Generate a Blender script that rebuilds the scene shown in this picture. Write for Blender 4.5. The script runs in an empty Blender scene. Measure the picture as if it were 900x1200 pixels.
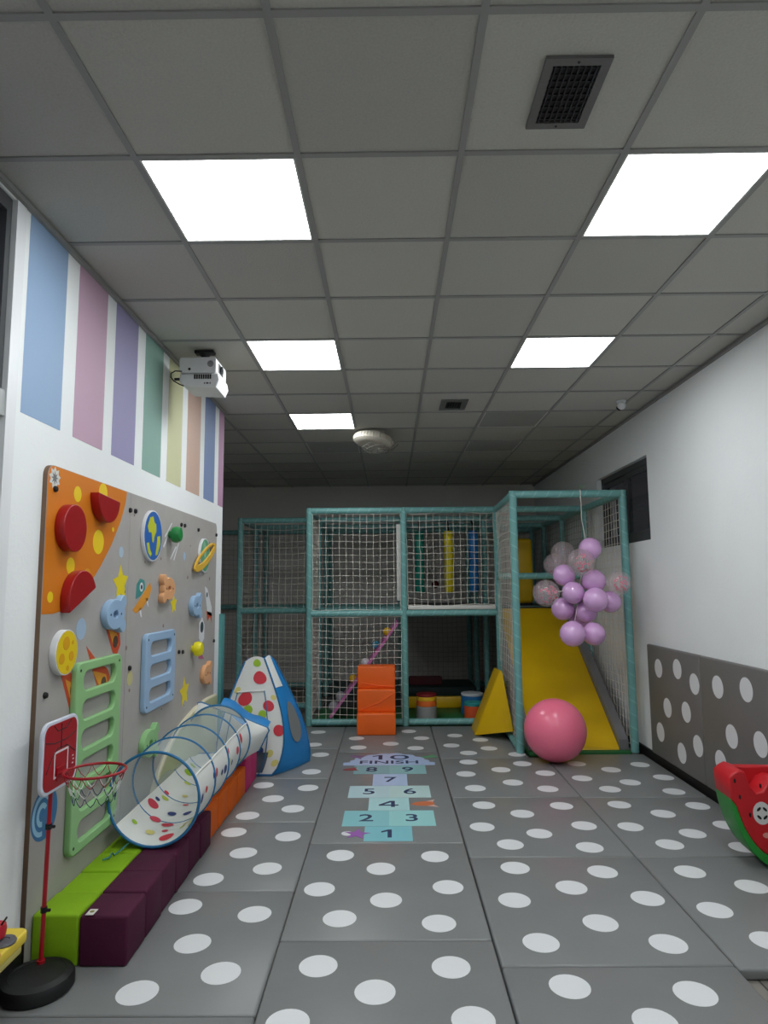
import bpy, bmesh, math, random
from mathutils import Vector, Matrix
random.seed(7)
PI = math.pi
scn = bpy.context.scene
COL = scn.collection

# ------------------------------------------------------------------ camera
F, PITCH, YAW, ROLL = 767.4, .1132, -.0078, -.0083      # focal in pixels of a 900x1200 frame
CAM = Vector((0, 0, 1.5))
def cam_axes():
    cp, sp, cy, sy, cr, sr = math.cos(PITCH), math.sin(PITCH), math.cos(YAW), math.sin(YAW), math.cos(ROLL), math.sin(ROLL)
    fwd = Vector((sy*cp, cy*cp, sp)); right = Vector((cy, -sy, 0)); up = right.cross(fwd)
    return right*cr + up*sr, up*cr - right*sr, fwd
RGT, UPV, FWD = cam_axes()
cd = bpy.data.cameras.new('camera'); cam = bpy.data.objects.new('camera', cd); COL.objects.link(cam)
cam.matrix_world = Matrix(((RGT.x, UPV.x, -FWD.x, 0), (RGT.y, UPV.y, -FWD.y, 0), (RGT.z, UPV.z, -FWD.z, 1.5), (0, 0, 0, 1)))
cd.sensor_fit = 'VERTICAL'; cd.sensor_height = 36; cd.lens = 36*F/1200; cd.clip_start = .05
scn.camera = cam
# ------------------------------------------------------------------ world, exposure
w = bpy.data.worlds.new('night'); scn.world = w; w.use_nodes = True
w.node_tree.nodes['Background'].inputs[0].default_value = (.006, .006, .007, 1)
scn.view_settings.view_transform = 'Standard'; scn.view_settings.look = 'None'
scn.view_settings.gamma = 1; scn.view_settings.use_curve_mapping = False
scn.view_settings.exposure = 1.45
scn.cycles.max_bounces = 8; scn.cycles.diffuse_bounces = 5; scn.cycles.transparent_max_bounces = 24
scn.cycles.use_denoising = True
PANEL_POWER = 6.0

# measured plan (metres): z = 0 is the top of the mats
CEIL = 3.072; GX, GY, GS = -.9237, 1.638, .6
XL, XR, YB, YC, XBL, YF = -1.475, 2.29, 10.245, 5.75, -3.7, -1.6
FLOOR = -.045
XBD = -1.453

def ray(u, v):
    return RGT*((u-450)/F) - UPV*((v-600)/F) + FWD
def onx(u, v, x): d = ray(u, v); return CAM + d*(x/d.x)
def ony(u, v, y): d = ray(u, v); return CAM + d*(y/d.y)
def onz(u, v, z): d = ray(u, v); return CAM + d*((z-1.5)/d.z)

# ------------------------------------------------------------------ materials
def lin(c):
    c = c/255.0
    return c/12.92 if c <= .04045 else ((c+.055)/1.055)**2.4
def rgb(r, g, b): return (lin(r), lin(g), lin(b), 1)
MATS = {}
def pm(name, c, rough=.5, spec=.5, bump=None, var=None, metal=0, alpha=1, emit=0, coat=0):
    if name in MATS: return MATS[name]
    m = bpy.data.materials.new(name); m.use_nodes = True; nt = m.node_tree; b = nt.nodes['Principled BSDF']
    b.inputs['Base Color'].default_value = rgb(*c); b.inputs['Roughness'].default_value = rough
    b.inputs['Specular IOR Level'].default_value = spec; b.inputs['Metallic'].default_value = metal
    b.inputs['Alpha'].default_value = alpha; b.inputs['Coat Weight'].default_value = coat
    if emit:
        b.inputs['Emission Color'].default_value = rgb(*c); b.inputs['Emission Strength'].default_value = emit
    tc = nt.nodes.new('ShaderNodeTexCoord')
    if var:
        n = nt.nodes.new('ShaderNodeTexNoise'); n.inputs['Scale'].default_value = var[0]; n.inputs['Detail'].default_value = 4
        nt.links.new(tc.outputs['Object'], n.inputs['Vector'])
        r = nt.nodes.new('ShaderNodeMapRange'); r.inputs[1].default_value = .3; r.inputs[2].default_value = .7
        r.inputs[3].default_value = 1-var[1]; r.inputs[4].default_value = 1+var[1]
        nt.links.new(n.outputs['Fac'], r.inputs[0])
        mx = nt.nodes.new('ShaderNodeVectorMath'); mx.operation = 'SCALE'
        mx.inputs[0].default_value = rgb(*c)[:3]; nt.links.new(r.outputs[0], mx.inputs['Scale'])
        nt.links.new(mx.outputs[0], b.inputs['Base Color'])
    if bump:
        n2 = nt.nodes.new('ShaderNodeTexNoise'); n2.inputs['Scale'].default_value = bump[0]; n2.inputs['Detail'].default_value = 3
        nt.links.new(tc.outputs['Object'], n2.inputs['Vector'])
        bp = nt.nodes.new('ShaderNodeBump'); bp.inputs['Strength'].default_value = bump[1]; bp.inputs['Distance'].default_value = .01
        nt.links.new(n2.outputs['Fac'], bp.inputs['Height']); nt.links.new(bp.outputs[0], b.inputs['Normal'])
    MATS[name] = m
    return m

def wrap_mat(name, c):
    """padded tube wrapped in a spiral of tape: object z runs along the tube"""
    m = pm(name, c, .38, .5)
    nt = m.node_tree; b = nt.nodes['Principled BSDF']; N = nt.nodes.new; L = nt.links.new
    tc = N('ShaderNodeTexCoord'); s = N('ShaderNodeSeparateXYZ'); L(tc.outputs['Object'], s.inputs[0])
    at = N('ShaderNodeMath'); at.operation = 'ARCTAN2'; L(s.outputs[1], at.inputs[0]); L(s.outputs[0], at.inputs[1])
    a2 = N('ShaderNodeMath'); a2.operation = 'MULTIPLY'; a2.inputs[1].default_value = 1/(2*PI); L(at.outputs[0], a2.inputs[0])
    z2 = N('ShaderNodeMath'); z2.operation = 'MULTIPLY_ADD'; z2.inputs[1].default_value = 8.5; L(s.outputs[2], z2.inputs[0]); L(a2.outputs[0], z2.inputs[2])
    fr = N('ShaderNodeMath'); fr.operation = 'FRACT'; L(z2.outputs[0], fr.inputs[0])
    rp = N('ShaderNodeValToRGB'); e = rp.color_ramp.elements
    e[0].position = 0; e[0].color = (lin(c[0])*1.35+.03, lin(c[1])*1.3+.03, lin(c[2])*1.3+.03, 1)  # lighter band: the tape's spiral shine lines painted into the colour
    e[1].position = .16; e[1].color = rgb(*c)
    L(fr.outputs[0], rp.inputs[0]); L(rp.outputs[0], b.inputs['Base Color'])
    bp = N('ShaderNodeBump'); bp.inputs['Strength'].default_value = .3; bp.inputs['Distance'].default_value = .01
    L(fr.outputs[0], bp.inputs['Height']); L(bp.outputs[0], b.inputs['Normal'])
    return m

def mesh_fabric(name, c, open_share, scale=900):
    """see-through gauze: part cloth, part nothing"""
    m = bpy.data.materials.new(name); m.use_nodes = True; nt = m.node_tree
    b = nt.nodes['Principled BSDF']; b.inputs['Base Color'].default_value = rgb(*c); b.inputs['Roughness'].default_value = .6
    b.inputs['Alpha'].default_value = 1-open_share
    MATS[name] = m
    return m

def glass_mat(name):
    """thin clear pane: mostly lets light straight through, with a glossy surface"""
    m = bpy.data.materials.new(name); m.use_nodes = True; b = m.node_tree.nodes['Principled BSDF']
    b.inputs['Base Color'].default_value = rgb(70, 74, 76); b.inputs['Roughness'].default_value = .03
    b.inputs['Alpha'].default_value = .22
    return m

def plank_mat():
    m = bpy.data.materials.new('grey oak laminate'); m.use_nodes = True; nt = m.node_tree; b = nt.nodes['Principled BSDF']
    tc = nt.nodes.new('ShaderNodeTexCoord'); br = nt.nodes.new('ShaderNodeTexBrick'); mp = nt.nodes.new('ShaderNodeMapping')
    mp.inputs['Rotation'].default_value = (0, 0, PI/2)
    nt.links.new(tc.outputs['Object'], mp.inputs[0]); nt.links.new(mp.outputs[0], br.inputs[0])
    br.inputs['Color1'].default_value = rgb(140, 136, 128); br.inputs['Color2'].default_value = rgb(112, 108, 101)
    br.inputs['Mortar'].default_value = rgb(60, 57, 53); br.inputs['Mortar Size'].default_value = .004
    br.inputs['Brick Width'].default_value = .9; br.inputs['Row Height'].default_value = .11; br.inputs['Scale'].default_value = 1
    nt.links.new(br.outputs[0], b.inputs['Base Color']); b.inputs['Roughness'].default_value = .4
    return m

M_WALL = pm('white wall paint', (234, 237, 237), .75, .3, bump=(60, .12), var=(1.5, .02))
M_WALLB = pm('grey wall paint', (220, 216, 211), .8, .3, bump=(60, .12), var=(1.5, .03))
M_TILE = pm('mineral ceiling tile', (184, 183, 176), .9, .2, bump=(90, .25), var=(120, .05))
M_BAR = pm('ceiling grid steel', (150, 150, 147), .6, .3)  # darker than the tiles: the bars' shadow line is put into this grey
M_MAT = pm('grey vinyl', (124, 126, 126), .36, .5, bump=(9, .12), var=(3, .04))
M_MATW = pm('grey vinyl wall', (112, 110, 108), .45, .4, bump=(9, .1), var=(3, .04))
M_DOT = pm('white vinyl print', (222, 224, 226), .4, .5)
M_BLACK = pm('black plastic', (22, 22, 23), .5, .4)
M_TEAL = wrap_mat('teal wrapped tube', (112, 168, 165))
M_NET = pm('white net cord', (226, 220, 210), .8, .2)
M_NETD = pm('grey net cord', (140, 132, 124), .8, .2)
M_YEL = pm('yellow vinyl', (222, 180, 10), .4, .5, bump=(7, .15), var=(4, .04))
M_ORG = pm('orange vinyl', (240, 102, 22), .42, .5, bump=(8, .2), var=(4, .04))
M_WHITEP = pm('white plastic', (226, 228, 230), .4, .5)
M_ALU = pm('dark aluminium', (82, 84, 86), .45, .5, metal=.3)
M_RED = pm('red gloss paint', (152, 10, 20), .35, .5)
M_GREY = pm('grey board print', (168, 164, 160), .55, .4, var=(9, .03))

# ------------------------------------------------------------------ mesh helpers
class MB:
    def __init__(s): s.v = []; s.f = []
    def add(s, vs, fs):
        n = len(s.v); s.v += [tuple(p) for p in vs]; s.f += [tuple(i+n for i in f) for f in fs]; return s
    def box(s, x0, x1, y0, y1, z0, z1):
        v = [(x0,y0,z0),(x1,y0,z0),(x1,y1,z0),(x0,y1,z0),(x0,y0,z1),(x1,y0,z1),(x1,y1,z1),(x0,y1,z1)]
        return s.add(v, [(0,3,2,1),(4,5,6,7),(0,1,5,4),(1,2,6,5),(2,3,7,6),(3,0,4,7)])
    def rbox(s, x0, x1, y0, y1, z0, z1, r=.02, seg=3):
        bm = bmesh.new(); bmesh.ops.create_cube(bm, size=1)
        for v in bm.verts: v.co = Vector(((x0+x1)/2+v.co.x*(x1-x0), (y0+y1)/2+v.co.y*(y1-y0), (z0+z1)/2+v.co.z*(z1-z0)))
        bmesh.ops.bevel(bm, geom=bm.edges[:], offset=r, segments=seg, profile=.5, affect='EDGES')
        bm.verts.index_update()
        s.add([v.co[:] for v in bm.verts], [[v.index for v in f.verts] for f in bm.faces]); bm.free(); return s
    def tube(s, pts, r, n=8, closed=False, caps=True):
        pts = [Vector(p) for p in pts]; rs = r if isinstance(r, (list, tuple)) else [r]*len(pts)
        k = len(pts); ring0 = None; base = len(s.v); vs = []
        pu = None
        for i, p in enumerate(pts):
            a = pts[i-1] if (i > 0 or closed) else p; b = pts[(i+1) % k] if (i < k-1 or closed) else p
            t = (b-a).normalized()
            if pu is None:
                ref = Vector((0,0,1)) if abs(t.z) < .9 else Vector((1,0,0)); pu = t.cross(ref).normalized()
            u = (pu - t*pu.dot(t)).normalized(); pu = u; w_ = t.cross(u)
            for j in range(n):
                q = 2*PI*j/n; vs.append(p + (u*math.cos(q) + w_*math.sin(q))*rs[i])
        fs = []
        for i in range(k if closed else k-1):
            for j in range(n):
                a = i*n+j; b = i*n+(j+1) % n; c = ((i+1) % k)*n+(j+1) % n; d = ((i+1) % k)*n+j
                fs.append((a,b,c,d))
        if caps and not closed:
            fs.append(tuple(range(n-1,-1,-1))); fs.append(tuple((k-1)*n+j for j in range(n)))
        return s.add(vs, fs)
    def torus(s, c, R, r, axis='z', n=48, m=8, R2=None):
        pts = []
        for i in range(n):
            q = 2*PI*i/n; a, b = R*math.cos(q), (R2 or R)*math.sin(q)
            pts.append(Vector(c) + Vector({'z': (a,b,0), 'y': (a,0,b), 'x': (0,a,b)}[axis]))
        return s.tube(pts, r, m, closed=True)
    def lathe(s, prof, c=(0,0,0), n=32):
        vs = []; fs = []; k = len(prof)
        for (r, z) in prof:
            for j in range(n):
                q = 2*PI*j/n; vs.append((c[0]+max(r,1e-5)*math.cos(q), c[1]+max(r,1e-5)*math.sin(q), c[2]+z))
        for i in range(k-1):
            for j in range(n): fs.append((i*n+j, i*n+(j+1)%n, (i+1)*n+(j+1)%n, (i+1)*n+j))
        fs.append(tuple(range(n-1,-1,-1))); fs.append(tuple((k-1)*n+j for j in range(n)))
        return s.add(vs, fs)
    def sphere(s, c, r, n=28, m=16, sz=1.0):
        vs = [(c[0],c[1],c[2]-r*sz)]; fs = []
        for i in range(1, m):
            a = -PI/2+PI*i/m
            for j in range(n):
                q = 2*PI*j/n; vs.append((c[0]+r*math.cos(a)*math.cos(q), c[1]+r*math.cos(a)*math.sin(q), c[2]+r*sz*math.sin(a)))
        vs.append((c[0],c[1],c[2]+r*sz)); e = len(vs)-1
        for j in range(n): fs.append((0, 1+(j+1)%n, 1+j)); fs.append((e, e-n+j, e-n+(j+1)%n))
        for i in range(m-2):
            for j in range(n): fs.append((1+i*n+j, 1+i*n+(j+1)%n, 1+(i+1)*n+(j+1)%n, 1+(i+1)*n+j))
        return s.add(vs, fs)
    def mesh(s, name):
        me = bpy.data.meshes.new(name); me.from_pydata(s.v, [], s.f); me.update(); return me

def shape(splines, h, bev=0, M=None, res=2):
    """plate with outline (and holes) from 2-D point lists; local z from 0 to h"""
    cu = bpy.data.curves.new('outline', 'CURVE'); cu.dimensions = '2D'; cu.fill_mode = 'BOTH'
    for pts in splines:
        sp = cu.splines.new('POLY'); sp.points.add(len(pts)-1); sp.use_cyclic_u = True
        for p, q in zip(sp.points, pts): p.co = (q[0], q[1], 0, 1)
    cu.extrude = max(h/2-bev, 1e-5); cu.bevel_depth = bev; cu.bevel_resolution = res; cu.offset = -bev
    ob = bpy.data.objects.new('outline', cu); COL.objects.link(ob)
    dg = bpy.context.evaluated_depsgraph_get(); me = bpy.data.meshes.new_from_object(ob.evaluated_get(dg))
    bpy.data.objects.remove(ob); bpy.data.curves.remove(cu)
    me.transform(Matrix.Translation((0,0,h/2)))
    if M: me.transform(M)
    me.materials.clear()
    return me
def text_mesh(txt, size, h, M, width=1.0):
    cu = bpy.data.curves.new('lettering', 'FONT'); cu.body = txt; cu.size = size; cu.extrude = h/2
    cu.align_x = 'CENTER'; cu.align_y = 'CENTER'; cu.resolution_u = 4; cu.offset = size*.012
    ob = bpy.data.objects.new('lettering', cu); COL.objects.link(ob)
    dg = bpy.context.evaluated_depsgraph_get(); me = bpy.data.meshes.new_from_object(ob.evaluated_get(dg))
    bpy.data.objects.remove(ob); bpy.data.curves.remove(cu)
    me.transform(Matrix.Diagonal((width, 1, 1, 1))); me.transform(M); me.materials.clear()
    return me

ROOT = {}
def setp(o, label=None, cat=None, group=None, kind=None):
    for k, v in (('label', label), ('category', cat), ('group', group), ('kind', kind)):
        if v: o[k] = v
    return o
def finish(me, m, smooth):
    me.materials.append(m)
    if smooth:
        me.shade_smooth(); me.set_sharp_from_angle(angle=math.radians(smooth if smooth > 1 else 40))
def thing(name, label, cat, loc, group=None):
    o = bpy.data.objects.new(name, None); o.empty_display_size = .05; COL.objects.link(o); o.location = loc
    ROOT[o.name] = Vector(loc); return setp(o, label, cat, group)
def part(name, mb, m, parent, smooth=40, label=None):
    me = mb.mesh(name) if isinstance(mb, MB) else mb
    o = bpy.data.objects.new(name, me); COL.objects.link(o); o.parent = parent
    base = ROOT[parent.name]; ROOT[o.name] = base
    me.transform(Matrix.Translation(-base)); finish(me, m, smooth)
    if label: o['label'] = label
    return o
def solo(name, mb, m, label, cat, loc, group=None, smooth=40):
    me = mb.mesh(name) if isinstance(mb, MB) else mb
    o = bpy.data.objects.new(name, me); COL.objects.link(o); me.transform(Matrix.Translation(-Vector(loc)))
    o.location = loc; ROOT[o.name] = Vector(loc); finish(me, m, smooth)
    return setp(o, label, cat, group)
def struct(name, mb, m, smooth=0):
    me = mb.mesh(name) if isinstance(mb, MB) else mb
    o = bpy.data.objects.new(name, me); COL.objects.link(o); finish(me, m, smooth); ROOT[o.name] = Vector((0,0,0))
    o['kind'] = 'structure'; return o
def inst(name, me, parent, M):
    """a piece sharing mesh data, placed by world matrix M under parent"""
    o = bpy.data.objects.new(name, me); COL.objects.link(o); o.parent = parent
    o.matrix_local = Matrix.Translation(-ROOT[parent.name]) @ M
    return o
def number_mesh(txt, size, h, M, width=1.0):
    if txt == '4':
        o4 = [(.07,-.35),(.20,-.35),(.20,-.2),(.32,-.2),(.32,-.08),(.20,-.08),(.20,.35),(.03,.35),(-.34,-.08),(-.34,-.2),(.07,-.2)]; h4 = [(.07,-.08),(.07,.19),(-.18,-.08)]
        return shape([[(x*size*width, y*size) for x, y in q] for q in (o4, h4)], h, 0, M)
    if '1' not in txt: return text_mesh(txt, size, h, M, width)
    one = [(-.02,-.35),(.10,-.35),(.10,.35),(.0,.35),(-.20,.20),(-.20,.08),(-.02,.19)]
    dx = -.30 if txt == '10' else 0
    sp = [[((x+dx)*size*width*1.04, y*size*1.04) for x, y in one]]
    if txt == '10': sp += [[(q[0]*size*width, q[1]*size) for q in circle(.33, 0, .30, 36, .365)], [(q[0]*size*width, q[1]*size) for q in circle(.33, 0, .175, 36, .25)]]
    return shape(sp, h, 0, M)
def circle(cx, cy, r, n=40, ry=None, rot=0):
    ry = ry or r; c, s_ = math.cos(rot), math.sin(rot)
    return [(cx+r*math.cos(2*PI*i/n)*c-ry*math.sin(2*PI*i/n)*s_, cy+r*math.cos(2*PI*i/n)*s_+ry*math.sin(2*PI*i/n)*c) for i in range(n)]
def rrect(x0, x1, y0, y1, r, n=6):
    out = []
    for cx, cy, a in ((x1-r,y0+r,-PI/2),(x1-r,y1-r,0),(x0+r,y1-r,PI/2),(x0+r,y0+r,PI)):
        for i in range(n+1): q = a+PI/2*i/n; out.append((cx+r*math.cos(q), cy+r*math.sin(q)))
    return out
def star(cx, cy, R, r, n=5, rot=PI/2):
    return [(cx+(R if i%2==0 else r)*math.cos(rot+PI*i/n), cy+(R if i%2==0 else r)*math.sin(rot+PI*i/n)) for i in range(2*n)]

# ================================================================== SETTING
struct('floor', MB().box(XBL-.2, XR+.2, YF-.2, YB+.2, FLOOR-.1, FLOOR), plank_mat())
ceiling = struct('ceiling', MB().box(XBL-.2, XR+.2, YF-.2, YB+.2, CEIL+.06, CEIL+.2), M_TILE)
# left wall (with the glazed opening towards the camera) and the dark recess beyond its end
wl = MB(); wl.box(XL-.2, XL, 2.5, YC, FLOOR, CEIL+.06); wl.box(XL-.2, XL, YF, .9, FLOOR, CEIL+.06)
wl.box(XL-.2, XL, .9, 2.5, FLOOR, .1); wl.box(XL-.2, XL, .9, 2.5, 3.04, CEIL+.06)
wall_left = struct('wall_left', wl, M_WALL)
struct('wall_return', MB().box(XBL, XL-.2, YC-.2, YC, FLOOR, CEIL+.06), M_WALLB)
struct('wall_recess', MB().box(XBL-.2, XBL, YC-.2, YB+.2, FLOOR, CEIL+.06), M_WALLB)
struct('wall_back', MB().box(XBL, XR, YB, YB+.2, FLOOR, CEIL+.06), M_WALLB)
struct('wall_front', MB().box(XL-.2, XR+.2, YF-.2, YF, FLOOR, CEIL+.06), M_WALL)
WY0, WY1, WZ0, WZ1 = 5.745, 7.15, 1.89, 2.645
wr = MB(); wr.box(XR, XR+.2, YF, WY0, FLOOR, CEIL+.06); wr.box(XR, XR+.2, WY1, YB+.2, FLOOR, CEIL+.06)
wr.box(XR, XR+.2, WY0, WY1, FLOOR, WZ0); wr.box(XR, XR+.2, WY0, WY1, WZ1, CEIL+.06)
struct('wall_right', wr, M_WALL)
struct('baseboard_right', MB().box(XR-.018, XR, YF, YB, FLOOR, .055), M_BLACK)
struct('baseboard_left', MB().box(XL, XL+.014, YF, 2.765, FLOOR, .10), M_BLACK)
struct('trim_1', MB().box(XR-.02, XR, YF, YB, CEIL-.022, CEIL), M_BAR)
struct('trim_2', MB().box(XL, XL+.02, YF, YC, CEIL-.022, CEIL), M_BAR)

# painted stripes on the left wall, 1 mm of paint
stripes = [((150,176,208),2.55,2.868),((196,164,184),2.985,3.30),((158,152,190),3.41,3.722),((140,176,164),3.842,4.155),
           ((206,206,164),4.275,4.572),((208,176,160),4.692,5.026),((132,152,192),5.143,5.452),((188,150,178),5.577,YC-.001)]
for i, (c, y0, y1) in enumerate(stripes):
    part('painted_stripe', MB().box(XL-.001, XL+.001, y0, y1, 2.207, CEIL-.022), pm('stripe paint %d' % i, tuple(int(q*.955) for q in c), .6, .3), wall_left, 0)
# glazed opening beside the camera
win1 = struct('window_1', MB().box(XL-.12, XL+.012, 2.435, 2.5, .1, 3.04), M_WHITEP)
f = MB(); f.box(XL-.1, XL-.01, 2.402, 2.435, 2.26, 3.04); f.box(XL-.1, XL-.01, .9, 2.402, 2.98, 3.04); f.box(XL-.1, XL-.01, .9, .96, 2.26, 3.04)
part('window_frame', f, M_ALU, win1, 0)
part('transom', MB().box(XL-.1, XL+.006, .9, 2.435, 2.16, 2.26), pm('silver aluminium', (168,172,172), .4, .5, metal=.2), win1, 0)
f = MB(); f.box(XL-.1, XL-.01, 2.40, 2.435, .1, 2.16); f.box(XL-.1, XL-.01, .9, .96, .1, 2.16)
part('lower_frame', f, MATS['silver aluminium'], win1, 0)
G = glass_mat('window glass')
part('pane', MB().box(XL-.06, XL-.052, .96, 2.402, 2.26, 2.98), G, win1, 0)
part('pane', MB().box(XL-.06, XL-.052, .96, 2.40, .1, 2.16), G, win1, 0)
part('reflection', MB().box(XL-.115, XL-.105, .9, 2.435, 2.2, 3.04), pm('lilac blind', (178,172,206), .8, .2), win1, 0)  # added sheet, coloured as the lilac reflection in the upper glass
part('reflection', MB().box(XL-.115, XL-.105, .9, 2.435, .1, 2.2), pm('brown blind', (158,134,116), .8, .2), win1, 0)  # added sheet carrying the brown reflection of the lower glass
# sliding window high in the right wall
win2 = struct('window_2', MB().box(XR+.05, XR+.11, WY0, WY1, WZ0, WZ0+.055).box(XR+.05, XR+.11, WY0, WY1, WZ1-.055, WZ1)
              .box(XR+.05, XR+.11, WY0, WY0+.05, WZ0, WZ1).box(XR+.05, XR+.11, WY1-.05, WY1, WZ0, WZ1), M_ALU)
for a, b, dx in ((WY0+.05, 6.46, 0), (6.40, WY1-.05, .022)):
    s_ = part('window_sash', MB().box(XR+.06+dx, XR+.08+dx, a, a+.055, WZ0+.055, WZ1-.055).box(XR+.06+dx, XR+.08+dx, b-.055, b, WZ0+.055, WZ1-.055)
         .box(XR+.06+dx, XR+.08+dx, a+.055, b-.055, WZ0+.055, WZ0+.105).box(XR+.06+dx, XR+.08+dx, a+.055, b-.055, WZ1-.105, WZ1-.055), M_ALU, win2, 0)
    part('pane', MB().box(XR+.068+dx, XR+.073+dx, a+.055, b-.055, WZ0+.105, WZ1-.105), G, s_, 0)

# ceiling: grid bars and lay-in tiles
LIT = {(0,1),(3,1),(0,4),(3,4),(0,7),(0,-2),(3,-2)}
DIM = {(3,7),(3,9),(0,9)}
BW = .012
def xcol(c): return GX+GS*c
def yrow(r): return GY+GS*r
ci0, ci1, ri0, ri1 = -5, 5, -8, 14
bars = []
for c in range(-4, 6):
    x = xcol(c); y0 = YF if c >= 0 else YC
    if c == -1: y0 = YC
    bars.append((x-BW, x+BW, y0, YB))
for r in range(-7, 15):
    y = yrow(r)
    if y < YF or y > YB: continue
    for c in range(-5, 6):
        a, b = xcol(c)+BW, xcol(c+1)-BW
        lo = XL if y < YC else XBL
        a = max(a, lo); b = min(b, XR)
        if b-a > .01: bars.append((a, b, y-BW, y+BW))
for a, b, c, d in bars[:10]:
    part('grid_bar', MB().box(a, b, c, d, CEIL, CEIL+.03), M_BAR, ceiling, 0)
cross = {}
for a, b, c, d in bars[10:]:
    key = (round(b-a, 4))
    if key not in cross:
        cross[key] = MB().box(0, b-a, 0, 2*BW, 0, .03).mesh('cross_bar'); cross[key].materials.append(M_BAR)
    inst('cross_bar', cross[key], ceiling, Matrix.Translation((a, c, CEIL)))
tiles = {}
def tile_holes(c, r): return (c, r) in LIT or (c, r) in DIM
M_TILES = [M_TILE, pm('mineral ceiling tile b', (179,178,171), .9, .2, bump=(90,.25), var=(120,.05)), pm('mineral ceiling tile c', (188,187,179), .9, .2, bump=(90,.25), var=(120,.05))]
rt = random.Random(3)
for c in range(-5, 6):
    for r in range(-8, 15):
        if tile_holes(c, r): continue
        x0, x1, y0, y1 = xcol(c)+BW, xcol(c+1)-BW, yrow(r)+BW, yrow(r+1)-BW
        x0 = max(x0, XL if y0 < YC-.3 else XBL); x1 = min(x1, XR); y0 = max(y0, YF); y1 = min(y1, YB)
        if x1-x0 < .03 or y1-y0 < .03: continue
        k = rt.randrange(3); key = (round(x1-x0, 4), round(y1-y0, 4), k)
        if key not in tiles:
            tiles[key] = MB().box(-.004, x1-x0+.004, -.004, y1-y0+.004, 0, .015).mesh('ceiling_tile'); tiles[key].materials.append(M_TILES[k])
        inst('ceiling_tile', tiles[key], ceiling, Matrix.Translation((x0, y0, CEIL+.006)))

# light panels
M_LIT = pm('lit diffuser', (246, 250, 252), .5, .3, emit=PANEL_POWER)
M_OFF = pm('unlit diffuser', (158, 158, 154), .5, .4)
M_PF = pm('panel frame', (214, 214, 210), .5, .4)
where = {(0,1):'nearest the striped wall, largest of the left row of lit panels', (3,1):'large, nearest panel on the right side', (0,4):'second along the left row, above the projector',
         (3,4):'second along the right row, toward the window', (0,7):'third and smallest, next to the round ceiling fan', (0,-2):'behind the viewer on the left', (3,-2):'behind the viewer on the right',
         (3,7):'switched off, nearer of the two on the right', (3,9):'switched off, farther of the two on the right', (0,9):'switched off, left row beyond the fan'}
for (c, r) in sorted(LIT | DIM):
    x0, x1, y0, y1 = xcol(c)+BW, xcol(c+1)-BW, yrow(r)+BW, yrow(r+1)-BW
    on = (c, r) in LIT
    t = thing('ceiling_light', 'square ceiling light panel, ' + where[(c, r)], 'light', ((x0+x1)/2, (y0+y1)/2, CEIL), 'square panels in the ceiling grid')
    e = .008
    part('frame', MB().box(x0, x1, y0, y0+e, CEIL+.001, CEIL+.02).box(x0, x1, y1-e, y1, CEIL+.001, CEIL+.02).box(x0, x0+e, y0+e, y1-e, CEIL+.001, CEIL+.02).box(x1-e, x1, y0+e, y1-e, CEIL+.001, CEIL+.02), M_PF, t, 0)
    part('diffuser', MB().box(x0+e, x1-e, y0+e, y1-e, CEIL+.004, CEIL+.014), M_LIT if on else M_OFF, t, 0)

# air vents
def vent(x0, x1, y0, y1, label, nx, ny, b=.028):
    t = thing('air_vent', label, 'vent', ((x0+x1)/2, (y0+y1)/2, CEIL-.004), 'air vents in the ceiling')
    z0, z1 = CEIL-.006, CEIL+.005
    mg = pm('vent grey metal', (112, 112, 110), .5, .5, metal=.3)
    part('frame', MB().box(x0, x1, y0, y0+b, z0, z1).box(x0, x1, y1-b, y1, z0, z1).box(x0, x0+b, y0+b, y1-b, z0, z1).box(x1-b, x1, y0+b, y1-b, z0, z1), mg, t, 0)
    part('backing', MB().box(x0+b, x1-b, y0+b, y1-b, z1-.002, z1), M_BLACK, t, 0)
    dk = pm('vent slat', (52, 52, 56), .5, .5, metal=.3)
    for i in range(nx):
        x = x0+b+(x1-x0-2*b)*(i+.5)/nx
        part('slat', MB().box(x-.0022, x+.0022, y0+b, y1-b, z0+.001, z1-.003), dk, t, 0)
    for i in range(ny):
        y = y0+b+(y1-y0-2*b)*(i+.5)/ny
        part('slat', MB().box(x0+b, x1-b, y-.002, y+.002, z0+.004, z1-.002), dk, t, 0)
    for y in (y0+b/2, y1-b/2):
        part('screw', MB().lathe([(.004,0),(.004,.002)], ((x0+x1)/2, y, z0-.002), 10), M_BLACK, t, 0)
vent(.484, .686, 1.80, 2.105, 'large grey ceiling air vent with dark grille near the front lights', 8, 9)
vent(.455, .685, 5.43, 5.74, 'small dark ceiling air vent farther back beyond the second lights', 6, 5, .05)

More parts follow.
